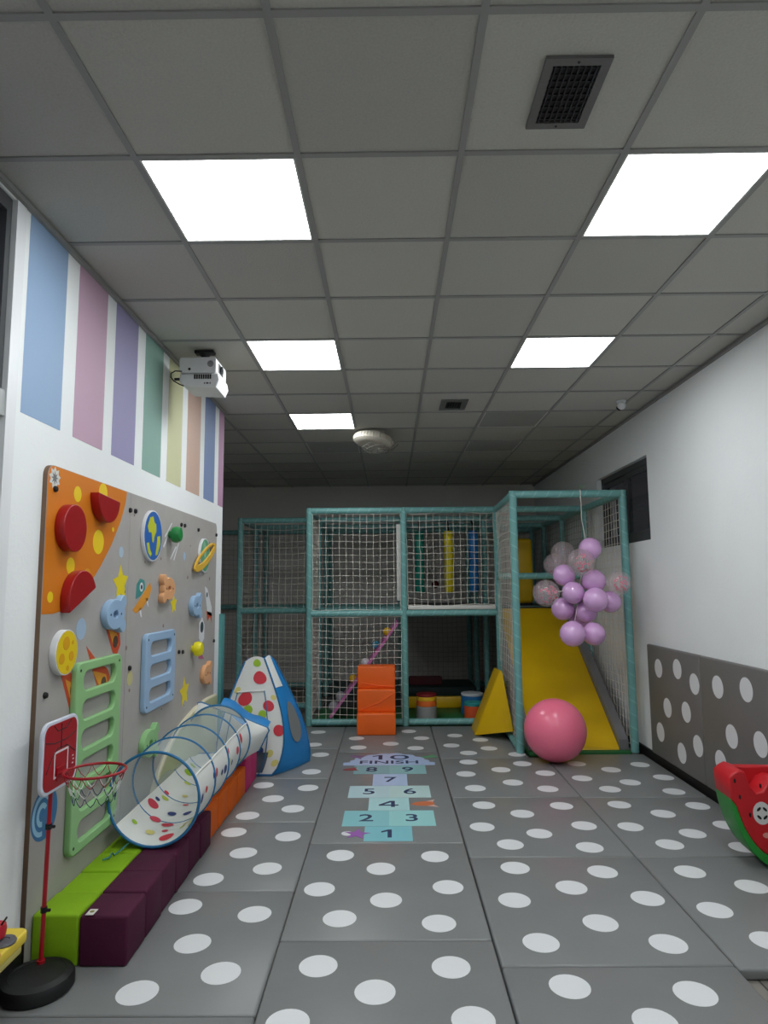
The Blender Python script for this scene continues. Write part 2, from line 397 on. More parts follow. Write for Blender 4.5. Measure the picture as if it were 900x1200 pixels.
# ================================================================== FLOOR MATS
dot_px = [(367.8,872.7),(375.6,884.4),(365,904.4),(308.9,920.2),(361,923.3),(320,936),(343.3,947.8),(290.2,956),(274,975.3),(337.5,980.2),(285.3,999.5),(313.3,1017.8),
 (244.4,1030.4),(217.3,1062.4),(298.4,1071.3),(225.7,1105.7),(259,1140.3),(161,1163.3),(373,858),(417.8,865.3),(458,871.6),(420,876),(479,857),(494,865),(487,876.7),
 (398.8,1002.4),(509.6,1003.6),(446.4,1018),(374.4,1042),(525,1039.6),(452.4,1054.8),(398,1076.4),(514.4,1082),(373,1132),(528.6,1133.3),(439.4,1162.4),(337,1199),(554.7,1195.6),
 (533,862),(529,873.6),(549,882.4),(563,867),(573,877),(609,884),(549,893),(612,895),(587,902),(546,907),(639,906),(601,917),(642,924.4),(557,923.6),
 (567,943.6),(612,953.6),(658,944.4),(565,969),(684.4,967.6),(632,976.8),(598,989.6),(691,993),(603.6,1017),(706,1021.6),(669.6,1040),(602.8,1054.8),(758.8,1052.8),(703.6,1081.6),
 (675.6,895),(716,902),(750,896),(682,912),(738.4,916.8),(777.6,911),(714.8,924.8),(789.6,927.6),(725.6,943),(817.6,944.4),(777,953.6),(738.8,968.8),(811.6,976.8),(851,967),(784.8,989.6),(871,993),
 (808.4,1021.6),(880.8,1039),(837.6,1066.4),(634,1104.7),(783,1106),(667.7,1156),(814.7,1164.3),(768,1198),(902,1102.7)]
dots = [onz(u, v, 0) for u, v in dot_px]
for x, y in ((-.25,2.1),(.25,2.1),(0,1.5),(-.3,1.2),(.3,1.2),(-.95,1.9),(-.7,1.6),(-1.2,1.7),(.7,1.9),(1.1,1.7),(.8,1.2)): dots.append(Vector((x, y, 0)))
cols = [('first column', -1.455, -.488, [1.53,2.492,3.444,4.407,5.369,6.33,7.28]),
        ('second column', -.486, .424, [.86,1.92,2.981,4.048,6.19,7.28]),
        ('third column', .430, 1.352, [.70,1.73,2.786,3.84,4.879,5.96,7.28]),
        ('fourth column', 1.356, 2.245, [2.76,3.831,4.862,6.06])]
ordn = ['first', 'second', 'third', 'fourth', 'fifth', 'sixth', 'seventh']
dot_me = MB().lathe([(.077,-.004),(.077,.0006)], (0,0,0), 28).mesh('white_dot'); dot_me.materials.append(M_DOT)
hop_mat = None
for cn, x0, x1, ys in cols:
    n_ = len(ys)-1
    for i in range(n_):
        y0, y1 = ys[i]+.002, ys[i+1]-.002
        xa, xb = x0, x1
        hop = cn == 'second column' and abs(ys[i]-4.048) < .01
        if ys[i] > 5.9 and x0 > .4 and x0 < 1: xb = 1.21
        lab = 'long grey floor mat printed with a blue hopscotch' if hop else 'dotted grey floor mat, %s from the left wall, %s row from the front' % (cn, ordn[i])
        t = thing('floor_mat', lab, 'mat', ((xa+xb)/2, (y0+y1)/2, FLOOR), 'grey floor mats')
        m_ = MB().rbox(xa, xb, y0, y1, FLOOR, 0, .012, 3)
        part('pad', m_, M_MAT, t, 30)
        if hop: hop_mat = t; continue
        for d in dots:
            if ys[i] <= d.y < ys[i+1] and x0-.02 <= d.x < x1+.02:
                xx = min(max(d.x, xa+.088), xb-.088); yy = min(max(d.y, y0+.088), y1-.088)
                inst('white_dot', dot_me, t, Matrix.Translation((xx, yy, 0)))

# hopscotch print
def fprint(name, pts, col, h=.0006, label=None):
    me = shape([pts], h, 0, Matrix.Translation((0,0,.0001)))
    return part(name, me, col, hop_mat, 0, label)
hc = {1:(126,190,200),2:(134,194,200),3:(152,206,206),4:(170,212,214),5:(178,208,214),6:(184,212,210),7:(172,192,222),8:(128,172,178),9:(140,184,186)}
hb = {1:(-.170,.124,4.075,4.316),2:(-.317,-.018,4.320,4.607),3:(-.018,.279,4.320,4.607),4:(-.160,.121,4.611,4.874),5:(-.315,-.016,4.878,5.158),
      6:(-.016,.282,4.878,5.158),7:(-.146,.122,5.162,5.470),8:(-.310,-.016,5.474,5.730),9:(-.016,.283,5.474,5.730)}
navy = pm('navy print', (44, 58, 92), .5, .4)
for k, (a, b, c, d) in hb.items():
    sq = fprint('printed_square', [(a,c),(b,c),(b,d),(a,d)], pm('hopscotch %d' % k, hc[k], .42, .5), label='pale blue square with the number %d' % k)
    part('number', number_mesh(str(k), .18, .0004, Matrix.Translation(((a+b)/2, (c+d)/2, .0009)), 1.15), navy, sq, 0)
cl = []
bumps = [(-.38,5.80,.035),(-.30,5.86,.06),(-.25,5.94,.07),(-.17,6.02,.07),(-.07,6.06,.07),(.04,6.07,.07),(.14,6.02,.07),(.22,5.94,.07),(.27,5.86,.06),(.34,5.80,.035)]
cloud_pts = [(-.41,5.734),(.37,5.734)]
for (cx, cy, r) in reversed(bumps):
    ax, ay = cx+.02, cy-5.74
    base = math.atan2(cy-5.72, (cx+.02)*1.6)
    for j in range(5):
        q = base+(.9-1.8*(1-j/4)) ; cloud_pts.append((cx+r*math.cos(q), cy+r*math.sin(q)*.9))
cloud = fprint('printed_cloud', cloud_pts, pm('cloud print', (170,188,220), .42, .5), label='pale blue finish cloud')
part('number', number_mesh('10', .20, .0004, Matrix.Translation((-.02, 5.99, .0009)), 1.4), navy, cloud, 0)
part('lettering', text_mesh('FINISH', .135, .0004, Matrix.Translation((-.02, 5.825, .0009)), 1.32), navy, cloud, 0)
def rocket_print(cx, cy, s_, rot, body, fin):
    c_, n_ = math.cos(rot), math.sin(rot)
    tr = lambda P: [(cx+x*s_*c_-y*s_*n_, cy+x*s_*n_+y*s_*c_) for x, y in P]
    o = fprint('printed_rocket', tr([(-1,0),(-.5,.42),(.2,.55),(.8,.4),(1,0),(.8,-.4),(.2,-.55),(-.5,-.42)]), body, .0016)
    part('fin', shape([tr([(.2,.5),(1.15,.95),(.85,.3)])], .0007, 0, Matrix.Translation((0,0,.0002))), fin, o, 0)
    part('fin', shape([tr([(.2,-.5),(1.15,-.95),(.85,-.3)])], .0007, 0, Matrix.Translation((0,0,.0002))), fin, o, 0)
rocket_print(.215, 4.745, .085, .1, pm('rocket orange', (196,110,70), .5), pm('rocket peach', (206,170,160), .5))
rocket_print(-.345, 5.61, .06, .2, pm('rocket red', (150,70,76), .5), MATS['rocket red'])
rocket_print(.33, 6.0, .07, .3, pm('print green', (96,150,110), .5), MATS['print green'])
rocket_print(-.31, 6.02, .07, -.4, pm('print mauve', (130,100,140), .5), MATS['print mauve'])
s_ = fprint('printed_star', star(-.215, 4.19, .085, .035, 5, .2), pm('print purple', (150,90,170), .5), .0016)
fprint('printed_moon', circle(-.275, 4.20, .035), pm('print white', (216,218,222), .5), .0010)

# ================================================================== WALL PADS
wp_px = [(177,243),(300,248),(437,354),(567,366),(755,384),(237,503),(360,532),(191,663),(332,802),(438,755),(660,692),(850,745),(588,860)]
wdots = [onx(740+.1778*a, 740+.1778*b, XR-.041) for a, b in wp_px] + [Vector((0,y,z)) for y, z in ((3.55,.8),(3.2,.6),(3.6,.4),(3.3,.25),(3.05,.82))]
for i, (ya, yb) in enumerate(((5.868,4.90),(4.897,3.93),(3.927,2.96))):
    t = thing('wall_pad', 'grey padded wall panel with white dots, ' + ('beside the climbing frame' if i == 0 else 'middle of the row behind the watermelon' if i == 1 else 'nearest the viewer, mostly outside the frame'), 'pad', (XR-.02, (ya+yb)/2, .06), 'padded panels on the right wall')
    part('pad', MB().rbox(XR-.04, XR, yb, ya, .06, .98, .012, 3), M_MATW, t, 30)
    for d in wdots:
        if yb < d.y <= ya:
            inst('white_dot', dot_me, t, Matrix.Translation((XR-.04, min(max(d.y, yb+.085), ya-.085), d.z)) @ Matrix.Rotation(-PI/2, 4, 'Y'))

# ================================================================== SENSORY BOARD ON LEFT WALL
def bd(u, v, x=XBD): p = onx(u, v, x); return (p.y, p.z)
def MX(x): return Matrix(((0,0,1,x),(1,0,0,0),(0,1,0,0),(0,0,0,1)))
BY0, BY1, BZ0, BZ1 = 2.745, 5.49, .003, 2.035
board = thing('sensory_wall_board', 'large grey space-themed sensory play board with orange planet, fixed to the striped wall', 'board', (XL, (BY0+BY1)/2, BZ0))
YS = 3.645
def pick(l, r, rr): return l
edge = pm('board plywood edge', (120, 96, 78), .6, .3)
for (a, b, tl, tr_) in ((BY0, YS-.0015, True, False), (YS+.0015, BY1, False, True)):
    pts = [(a, BZ0), (b, BZ0)]
    if tr_: pts += [(b-.05+.05*math.sin(q), BZ1-.05+.05*math.cos(q)) for q in [PI/2-PI/12*i for i in range(7)]]
    else: pts += [(b, BZ1)]
    if tl: pts += [(a+.05-.05*math.sin(q), BZ1-.05+.05*math.cos(q)) for q in [PI/12*i for i in range(7)]]
    else: pts += [(a, BZ1)]
    bk = part('backing', shape([pts], XBD-XL-.002, 0, MX(XL)), edge, board, 0, 'plywood edge')
    part('panel_face', shape([pts], .0021, 0, MX(XBD-.0022)), M_GREY, bk, 0)
def plate(name, splines, h, m, bev=.003, x=XBD, parent=None, label=None):
    return part(name, shape(splines, h, bev, MX(x)), m, parent or board, 40, label)
def flat(name, splines, m, parent=None, lift=0):
    return part(name, shape(splines, .0008+lift, 0, MX(XBD)), m, parent or board, 0)
OR = pm('board orange', (210, 120, 22), .5, .4); YE = pm('board yellow', (232, 200, 30), .5, .4)
# the orange planet
arc = [bd(u, v) for u, v in ((148.5,579),(147,590),(141.6,610),(130.7,638),(118,663),(102.7,688),(90,704),(74.7,715),(61,719.5))]
pl = [(BY0+.002, BZ1-.05)] + [(BY0+.002+.048*(1-math.cos(q)), BZ1-.05+.048*math.sin(q)) for q in [PI/12*i for i in range(1,7)]] + [(arc[0][0], BZ1-.002)] + arc + [(BY0+.002, bd(49.5,719.8)[1])]
planet = flat('printed_planet', [pl], OR)
def ell(u, v, hpx): # true circle whose height in the picture is hpx
    a, b = bd(u, v-hpx/2), bd(u, v+hpx/2); c = bd(u, v); return c[0], c[1], abs(a[1]-b[1])/2
for u, v, h in ((292,190,60),(388,186,74),(370,370,92),(265,460,64),(188,578,42),(425,323,18)):
    y, z, r = ell(u/3.214, 520+v/3.214, h/3.214); part('crater', shape([circle(y, z, r)], .0014, 0, MX(XBD)), YE, planet, 0)
y, z, r = ell(328/3.214, 520+495/3.214, 16); part('crater', shape([circle(y, z, r)], .0014, 0, MX(XBD)), pm('board amber', (216,150,36), .5), planet, 0)
# red holds
y, z, r = ell(77.5, 619, 56)
plate('red_disc', [circle(y, z, r, 48)], .045, M_RED, .004)
def half(cy, cz, r, rot, n=28): return [(cy+r*math.cos(rot+PI*i/n), cz+r*math.sin(rot+PI*i/n)) for i in range(n+1)]
y, z = bd(119, 583); plate('red_half_disc', [half(y, z, .128, PI-.06)], .045, M_RED, .004)
y, z = bd(87, 703); plate('red_half_disc', [half(y, z, .135, .42)], .045, M_RED, .004)
WH = pm('board white edge', (220,222,224), .5)
def capped(name, pts, h, edge_m, face_m, x=XBD, label=None):
    o = plate(name, pts, h, edge_m, .002, x, None, label); return o
# earth
def disc(name, u, v, hpx, h, em, fm, label):
    y, z, r = ell(u, v, hpx); o = plate(name, [circle(y, z, r, 48)], h, em, .002, XBD, None, label)
    part('disc_face', shape([circle(y, z, r*.95, 48)], .0012, 0, MX(XBD+h)), fm, o, 0); return o, y, z, r, XBD+h
o, y, z, r, x = disc('earth_disc', 176, 628, 60, .02, WH, pm('earth blue', (38,98,176), .45), 'round earth disc in blue and yellow-green')
LG = pm('earth green', (190,196,40), .45)
for P in ([(-.1,.8),(-.45,.72),(-.7,.35),(-.55,.1),(-.25,.12),(-.15,-.25),(0,-.3),(.1,0),(.3,.2),(.25,.5),(.05,.55)], [(.45,.0),(.35,-.5),(.25,-.8),(.5,-.75),(.8,-.3),(.75,.05)], [(-.75,-.35),(-.5,-.3),(-.35,-.6),(-.15,-.75),(-.3,-.88),(-.6,-.68)]):
    part('continent', shape([[(y+a*r*.95, z+b*r*.95) for a, b in P]], .001, 0, MX(x+.001)), LG, o, 0)
# moon
o, y, z, r, x = disc('moon_disc', 70.5, 764.5, 53, .03, WH, pm('moon yellow', (226,196,20), .45), 'round yellow moon disc with orange craters')
AM = pm('moon amber', (214,156,16), .45)
for a, b, q in ((-.1,.4,.3),(-.45,-.25,.24),(.4,-.2,.22),(.1,-.7,.12),(.5,.4,.1)):
    part('crater', shape([circle(y+a*r, z+b*r, q*r, 24)], .001, 0, MX(x+.001)), AM, o, 0)
# saturn
y, z, r = ell(237.5, 651, 40)
o = plate('saturn_disc', [circle(y, z, r, 40)], .02, WH, .002, XBD, None, 'green ringed planet with a yellow ring')
part('disc_face', shape([circle(y, z, r*.94, 40)], .0012, 0, MX(XBD+.02)), pm('saturn green', (96,160,124), .45), o, 0)
ring = circle(y, z-.01, .30, 48, .066, .36)
part('ring', shape([ring, circle(y+.005, z+.006, .235, 48, .030, .36)], .016, .002, MX(XBD+.014)), pm('saturn yellow', (222,176,60), .45), o, 40)
part('patch', shape([circle(y-.02, z+r*.35, r*.3, 20, r*.5, .3)], .0012, 0, MX(XBD+.0205)), pm('saturn pale', (140,192,160), .45), o, 0)
# bear-shaped holds with a centre hole
def bear(u, v, flip, m, label, k_=1.0):
    u -= 2.5; y, z = bd(u, v); out = []
    for i in range(80):
        q = 2*PI*i/80; d_ = Vector((math.cos(q), math.sin(q)))
        rr = 1/math.sqrt((d_.x/.105)**2+(d_.y/.072)**2)
        for ec in (Vector((.088, .058)), Vector((.088, -.058))):      # round ears at one end
            b_ = d_.dot(ec); disc_ = b_*b_-ec.length_squared+.033**2
            if disc_ > 0 and b_ > 0: rr = max(rr, b_+math.sqrt(disc_))
        out.append((y+flip*rr*d_.x*k_, z+rr*d_.y*k_))
    o = plate('bear_hold', [out, circle(y, z, .030*k_, 20, .018*k_)], .035, m, .004, XBD, None, label)
    for a in (-.06, .06): part('screw', shape([circle(y+a*k_, z, .006, 10)], .001, 0, MX(XBD+.035)), M_BLACK, o, 0)
    part('hole_back', shape([circle(y, z, .034*k_, 20, .02*k_)], .0009, 0, MX(XBD)), M_BLACK, o, 0)
BB = pm('hold blue', (150,180,210), .45); PE = pm('hold peach', (222,164,116), .45); GR = pm('hold green', (142,190,130), .45)
bear(131, 720, 1, BB, 'pale blue bear hold', 1.08); bear(195.5, 690, -1, PE, 'peach bear hold, upper')
bear(228.5, 710, 1, BB, 'pale blue bear hold by the rocket', 1.05); bear(241, 790, 1, PE, 'peach bear hold, lower', 1.0)
bear(173, 871, 1, GR, 'green bear hold', 1.1)
# knobs
def knob(u, v, r, m, label):
    p = onx(u, v, XBD+.03); mb = MB().lathe([(r*.45,0),(r*.45,.02),(r*.9,.024),(r,.05),(r*.8,.075),(r*.3,.082)], (0,0,0), 20)
    me = mb.mesh('knob'); me.transform(Matrix.Translation((XBD, p.y, p.z)) @ Matrix.Rotation(PI/2, 4, 'Y')); part('knob', me, m, board, 40, label)
knob(204, 626.5, .055, pm('knob green', (28,128,62), .4), 'green knob'); knob(229.5, 760.5, .055, pm('knob yellow', (232,220,20), .4), 'yellow knob')
# ladders
def ladder(c0, c1, c2, c3, n, m, label, rail, rung, h=.03):
    # corners top-left, top-right, bottom-left, bottom-right given in picture pixels -> upright plate in y,z
    y0 = (bd(*c0, XBD+h)[0]+bd(*c2, XBD+h)[0])/2; y1 = (bd(*c1, XBD+h)[0]+bd(*c3, XBD+h)[0])/2
    z1 = (bd(*c0, XBD+h)[1]+bd(*c1, XBD+h)[1])/2; z0 = (bd(*c2, XBD+h)[1]+bd(*c3, XBD+h)[1])/2
    sp = [rrect(y0, y1, z0, z1, .045)]
    hh = (z1-z0-rung*(n+1))/n
    for i in range(n):
        a = z0+rung+i*(hh+rung); sp.append(rrect(y0+rail, y1-rail, a, a+hh, .04))
    o = plate('ladder_plate', sp, h, m, .006, XBD, None, label)
    for a in (y0+.035, y1-.035):
        for b in (z0+.035, z1-.035): part('screw', shape([circle(a, b, .007, 10)], .001, 0, MX(XBD+h)), M_BLACK, o, 0)
ladder((91,773), (145,769), (81,1022), (135,951), 6, GR, 'green wooden ladder plate with six openings', .07, .043)
ladder((172,742), (207,738), (169,840), (204,818), 3, BB, 'pale blue ladder plate with three openings', .075, .052)
# big quarter disc at the far low corner
qa = [bd(u, v) for u, v in ((252,812),(240,818),(226,829),(213,844),(203,858),(192,880),(182,905),(176,925),(172,945))]
qp = [(BY1-.005, BZ0+.01), (BY1-.005, qa[0][1])] + qa[1:] + [(qa[-1][0]-.02, BZ0+.01)]
o = plate('quarter_disc', [qp], .03, pm('cream edge', (216,210,184), .5), .003, XBD, None, 'olive quarter disc with cream edge')
part('disc_face', shape([[(BY1-.006, BZ0+.012), (BY1-.006, qa[0][1]-.012)] + [(a+.012, b-.012) for a, b in qa[1:]] + [(qa[-1][0]-.006, BZ0+.012)]], .0012, 0, MX(XBD+.03)), pm('olive print', (176,184,140), .5), o, 0)
# prints: stars, ufo, meteors, rockets, swirl
YS_ = pm('star yellow', (228,206,30), .5)
for u, v, R in ((141.5,684,.105),(203.5,708,.07),(216,811,.11)):
    y, z = bd(u, v); flat('printed_star', [star(y, z, R, R*.5, 5, PI/2+.1)], YS_)
for u, v, R, c in ((95,737,.05,(160,184,206)),(142,647,.03,(170,190,206)),(216,652,.03,(160,184,206)),(152,795,.04,(190,186,130))):
    y, z = bd(u, v); flat('printed_spot', [circle(y, z, R, 24)], pm('spot %d' % u, c, .5))
def pix(*pts): return [bd(u, v) for u, v in pts]
RM = pm('meteor red', (196,74,40), .5); OM = pm('meteor orange', (222,150,50), .5); DK = pm('meteor stone', (84,62,50), .6)
for P, Q, s0 in ((((71,790),(84,842),(90,846),(95,826),(90,800),(78,782)), ((76,796),(86,835),(92,825),(87,802)), (87,808,22)),
             (((101,757),(114,806),(124,812),(131,800),(126,784),(112,772)), ((108,786),(117,806),(126,803),(124,790)), (121,800,14)),
             (((124,736),(132,765),(137,767),(141,755),(140,742)), ((127,738),(133,758),(138,756),(137,742)), (135,752,14))):
    o = flat('printed_meteor', [pix(*P)], RM); part('meteor_glow', shape([pix(*Q)], .0014, 0, MX(XBD)), OM, o, 0)
    y, z, r = ell(*s0); part('meteor_stone', shape([circle(y, z, r, 20)], .002, 0, MX(XBD)), DK, o, 0)
o = flat('printed_saucer', [pix((155,715),(160,708),(168,695),(175.5,682.5),(177.5,690),(174,702),(166,714),(159,719))], OM)
part('dome', shape([pix((159,702),(160,685),(164,678),(169,680),(170,690),(165,698))], .0014, 0, MX(XBD)), pm('saucer teal', (60,140,136), .5), o, 0)
y, z, r = ell(165.5, 688, 11); part('window', shape([circle(y, z, r, 20)], .002, 0, MX(XBD)), WH, o, 0); part('pupil', shape([circle(y, z, r*.5, 16)], .0026, 0, MX(XBD)), M_BLACK, o, 0)
for P in (((163,713),(164.5,722),(166,724),(165,712)), ((171,702),(173,710),(174,711),(172.5,700))): flat('printed_leg', [pix(*P)], WH)
for P, wv in ((((240,687),(243,690),(248,712),(248,722),(243,720),(241,700)), (242.5,697,6)), (((233.5,730),(237,723),(239.5,732),(239,748),(236,756),(233,748)), (236.5,735,13))):
    o = flat('printed_rocket', [pix(*P)], WH); y, z, r = ell(*wv); part('window', shape([circle(y, z, r, 16)], .0014, 0, MX(XBD)), pm('rocket window', (50,70,76), .5), o, 0)
flat('printed_flame', [pix((242,716),(243,728),(246,722),(248,730),(248,718))], RM)
flat('printed_flame', [pix((231,766),(233,772),(239,772),(236,766))], pm('flame pink', (170,80,120), .5))
for P in (((193,628),(201,613),(202,613),(194,630)), ((191,640),(196,628),(196.6,629),(192,642)), ((199,655),(206,640),(207,641),(200,656)), ((203,656),(209,636),(209.6,637),(204,657))): flat('printed_streak', [pix(*P)], WH)
y, z, r = ell(49, 955, 61); y += .02
o = flat('printed_swirl', [circle(y, z, r*1.0, 36)], pm('swirl blue', (52,112,160), .5))
for q, lo, hi in ((0,.62,.8),(0,.25,.45)):
    part('swirl_band', shape([[(y+r*hi*math.cos(a)*.9-.02, z+r*hi*math.sin(a)) for a in [.6+.2*i for i in range(22)]] + [(y+r*lo*math.cos(a)*.9-.02, z+r*lo*math.sin(a)) for a in [.6+.2*i for i in range(21,-1,-1)]]], .0014, 0, MX(XBD)), pm('swirl pale', (150,196,222), .5), o, 0)
y, z = bd(64, 560); flat('printed_badge', [star(y, z, .05, .034, 9)], pm('badge white', (206,206,200), .5), None, .0006); flat('printed_badge', [star(y, z, .03, .012, 8)], pm('badge dark', (110,110,112), .5), None, .0014)
bolt = MB().lathe([(.014,0),(.014,.006),(.011,.012),(.004,.013)], (0,0,0), 14).mesh('bolt'); finish(bolt, M_BLACK, 40)
for u, v in ((64,573),(152,598),(158,599),(212,615),(216,616),(232,621),(253,627),(52,815),(151,783),(209,764),(213.5,764),(250,751)):
    y, z = bd(u, v); inst('bolt', bolt, board, Matrix.Translation((XBD, y, z)) @ Matrix.Rotation(PI/2, 4, 'Y'))
rr_ = random.Random(5); sp = pm('speck', (130,112,104), .6)
for i in range(26):
    y, z = rr_.uniform(3.6, 5.4), rr_.uniform(.5, 1.95); flat('printed_speck', [circle(y, z, rr_.uniform(.006,.014), 8)], sp)

# corner guard at the end of the left wall
solo('corner_guard', MB().rbox(XL-.03, XL+.028, YC, YC+.05, 0, 1.275, .01, 2).box(XL, XL+.028, YC-.045, YC, 0, 1.275), pm('teal foam', (84,150,148), .5), 'teal foam guard standing up the end corner of the board wall', 'guard', (XL, YC+.02, 0))

# ================================================================== FOAM CUBES
PL = pm('plum fabric', (74,20,50), .75, .3, bump=(300,.15), var=(6,.05)); GN = pm('lime fabric', (128,170,16), .75, .3, bump=(300,.15), var=(6,.05))
OF = pm('orange fabric', (214,96,18), .75, .3, bump=(300,.15), var=(6,.05)); MG = pm('magenta fabric', (184,48,104), .75, .3, bump=(300,.15), var=(6,.05))
def cube(x0, x1, y0, y1, z1, m, label, grp):
    t = thing('foam_cube', label, 'cube', ((x0+x1)/2, (y0+y1)/2, 0), grp)
    part('cover', MB().rbox(x0, x1, y0, y1, 0, z1, .012, 3), m, t, 40)
    part('seam', MB().tube([(x0+.004,y0+.006,z1-.012),(x1-.004,y0+.006,z1-.012),(x1-.004,y1-.006,z1-.012),(x0+.004,y1-.006,z1-.012)], .003, 6, closed=True), m, t, 40)
    return t
P_ = .208; jj = random.Random(2)
for k in range(6):
    y0 = 2.787+k*P_
    cube(-1.452, -1.263, y0+.001, y0+P_-.001, .196+jj.uniform(-.004,.003), GN, 'lime green foam cube against the wall board, ' + ('front end of its row' if k == 0 else '%s from the front' % ordn[k]), 'lime foam cubes')
    t = cube(-1.260, -1.068+jj.uniform(-.006,.004), y0+.001, y0+P_-.001, .197+jj.uniform(-.004,.003), PL, 'plum foam cube in the outer row, ' + ('front one with a white tag' if k == 0 else '%s from the front' % ordn[k]), 'plum foam cubes')
    if k == 0:
        c = onz(107.5, 1069, .1985); tg = part('care_tag', MB().box(c.x-.016, c.x+.016, c.y-.022, c.y+.025, .197, .1995), pm('tag white', (214,212,204), .6), t, 0, 'small white tag')
        part('tag_mark', MB().lathe([(.009,0),(.009,.0006)], (c.x, c.y+.004, .1995), 14), pm('tag green', (120,120,50), .6), tg, 0)
y = 4.037
for k in range(4):
    cube(-1.258, -1.086+.004*k, y+.001, y+.239, .2+jj.uniform(-.004,.003), OF, 'orange foam cube under the play tunnel, %s from the front' % ordn[k], 'orange foam cubes'); y += .24
for k in range(2):
    cube(-1.258, -1.07+jj.uniform(-.004,.004), y+.001, y+.199, .235, MG, 'magenta foam cube by the play tent, ' + ('nearer one' if k == 0 else 'farther one touching the tent'), 'magenta foam cubes'); y += .2

# ================================================================== PLAY TUNNEL
TY0, TY1, TXA, TXB, TZ, TR = 3.455, 4.78, -1.207, -1.232, .437, .229
tn = thing('play_tunnel', 'see-through pop-up play tunnel with blue hoops and polka-dot floor lying on foam cubes', 'tunnel', (-1.22, (TY0+TY1)/2, .2))
def tpt(y, a, r=TR):
    f_ = (y-TY0)/(TY1-TY0); sag = 1-.045*abs(math.sin(f_*PI*4)); x = TXA+(TXB-TXA)*f_
    return Vector((x+r*sag*math.cos(a), y, TZ+r*sag*math.sin(a)))
def band(a0, a1, na, ny=32, r=TR):
    mb = MB(); vs = [tpt(TY0+(TY1-TY0)*i/ny, a0+(a1-a0)*j/na, r) for i in range(ny+1) for j in range(na+1)]
    fs = [(i*(na+1)+j, i*(na+1)+j+1, (i+1)*(na+1)+j+1, (i+1)*(na+1)+j) for i in range(ny) for j in range(na)]
    return mb.add(vs, fs)
A0, A1 = -PI-.02, .48                      # opaque lower half
A0 = -PI+.60
M_GAUZE = mesh_fabric('tunnel gauze', (206,220,222), .70)
M_TF = pm('white polyester', (222,224,220), .6, .3, bump=(20,.15))
M_BLUE = pm('blue piping', (38,110,160), .5, .4)
part('gauze', band(A1, A0+2*PI, 24), M_GAUZE, tn, 60, 'clear mesh top')
part('floor_cloth', band(A0, A1, 26), M_TF, tn, 60, 'white polka-dot underside')
e = MB()
for a in (A0, A1): e.tube([tpt(TY0+(TY1-TY0)*i/32, a, TR+.002) for i in range(33)], .005, 6)
part('seam_tape', e, pm('white tape', (228,228,222), .6), tn, 60)
for i in range(5):
    y = TY0+(TY1-TY0)*i/4
    part('hoop', MB().tube([tpt(y, 2*PI*j/48, TR+.002) for j in range(48)], .0075 if i in (0,4) else .0055, 8, closed=True), M_BLUE, tn, 60)
dotc = [(206,52,66),(150,186,44),(44,60,120),(214,204,120),(202,60,80),(180,192,70)]
rd = random.Random(11)
taken = []
tries = 0
while len(taken) < 52 and tries < 2500:
    tries += 1
    y = rd.uniform(TY0+.07, TY1-.07); a = rd.uniform(A0+.18, A1-.16); r = rd.choice([.018,.026,.034,.04])
    if any(abs(y-q[0]) < r+q[2]+.012 and abs(a-q[1])*TR < r+q[2]+.012 for q in taken): continue
    taken.append((y, a, r)); mb = MB(); vo = []; vi = []
    n = 16
    for sgn in (1, -1):
        c = [tpt(y, a, TR+.0025*sgn)]
        ringp = [tpt(y+r*math.sin(2*PI*k/n), a+r*math.cos(2*PI*k/n)/TR, TR+.0025*sgn) for k in range(n)]
        mb.add(c+ringp, [(0, 1+k, 1+(k+1) % n) if sgn > 0 else (0, 1+(k+1) % n, 1+k) for k in range(n)])
    part('printed_dot', mb, pm('cloth dot %d' % (len(taken) % 6), dotc[len(taken) % 6], .6), tn, 60)
# square connecting flange at the far end
fl_ = [Vector((-1.435,5.0,.66)), Vector((-.90,5.0,.46)), Vector((-.98,5.02,.30)), Vector((-1.44,5.0,.28))]
n = 48; mb = MB(); ringA = []; ringB = []
angs = [2*PI*j/n for j in range(n)]
def sq(a):
    # corner sequence by angle
    ca = [2.45, .06, -.65, -2.55+2*PI]
    order = [(.06,1),(2.45,0),(2*PI-2.55,3),(2*PI-.65,2),(2*PI+.06,1)]
    a = a if a >= .06 else a+2*PI
    for (q0, i0), (q1, i1) in zip(order, order[1:]):
        if q0 <= a <= q1: return fl_[i0].lerp(fl_[i1], (a-q0)/(q1-q0))
    return fl_[1]
for a in angs: ringA.append(tpt(TY1, a)); ringB.append(sq(a))
mid = [p.lerp(q, .5)+(Vector((0,0,0))) for p, q in zip(ringA, ringB)]
mb.add(ringA+mid+ringB, [(r_*n+j, r_*n+(j+1) % n, (r_+1)*n+(j+1) % n, (r_+1)*n+j) for r_ in (0,1) for j in range(n)])
part('end_flange', mb, M_TF, tn, 60, 'square cloth end collar')
part('flange_piping', MB().tube(ringB, .008, 6, closed=True), M_BLUE, tn, 60)
part('tie_cord', MB().tube([(-1.33,3.46,.225),(-1.345,3.40,.212),(-1.36,3.36,.206),(-1.38,3.38,.207),(-1.37,3.33,.206),(-1.39,3.30,.207)], .004, 6), pm('teal cord', (70,140,140), .6), tn, 60)

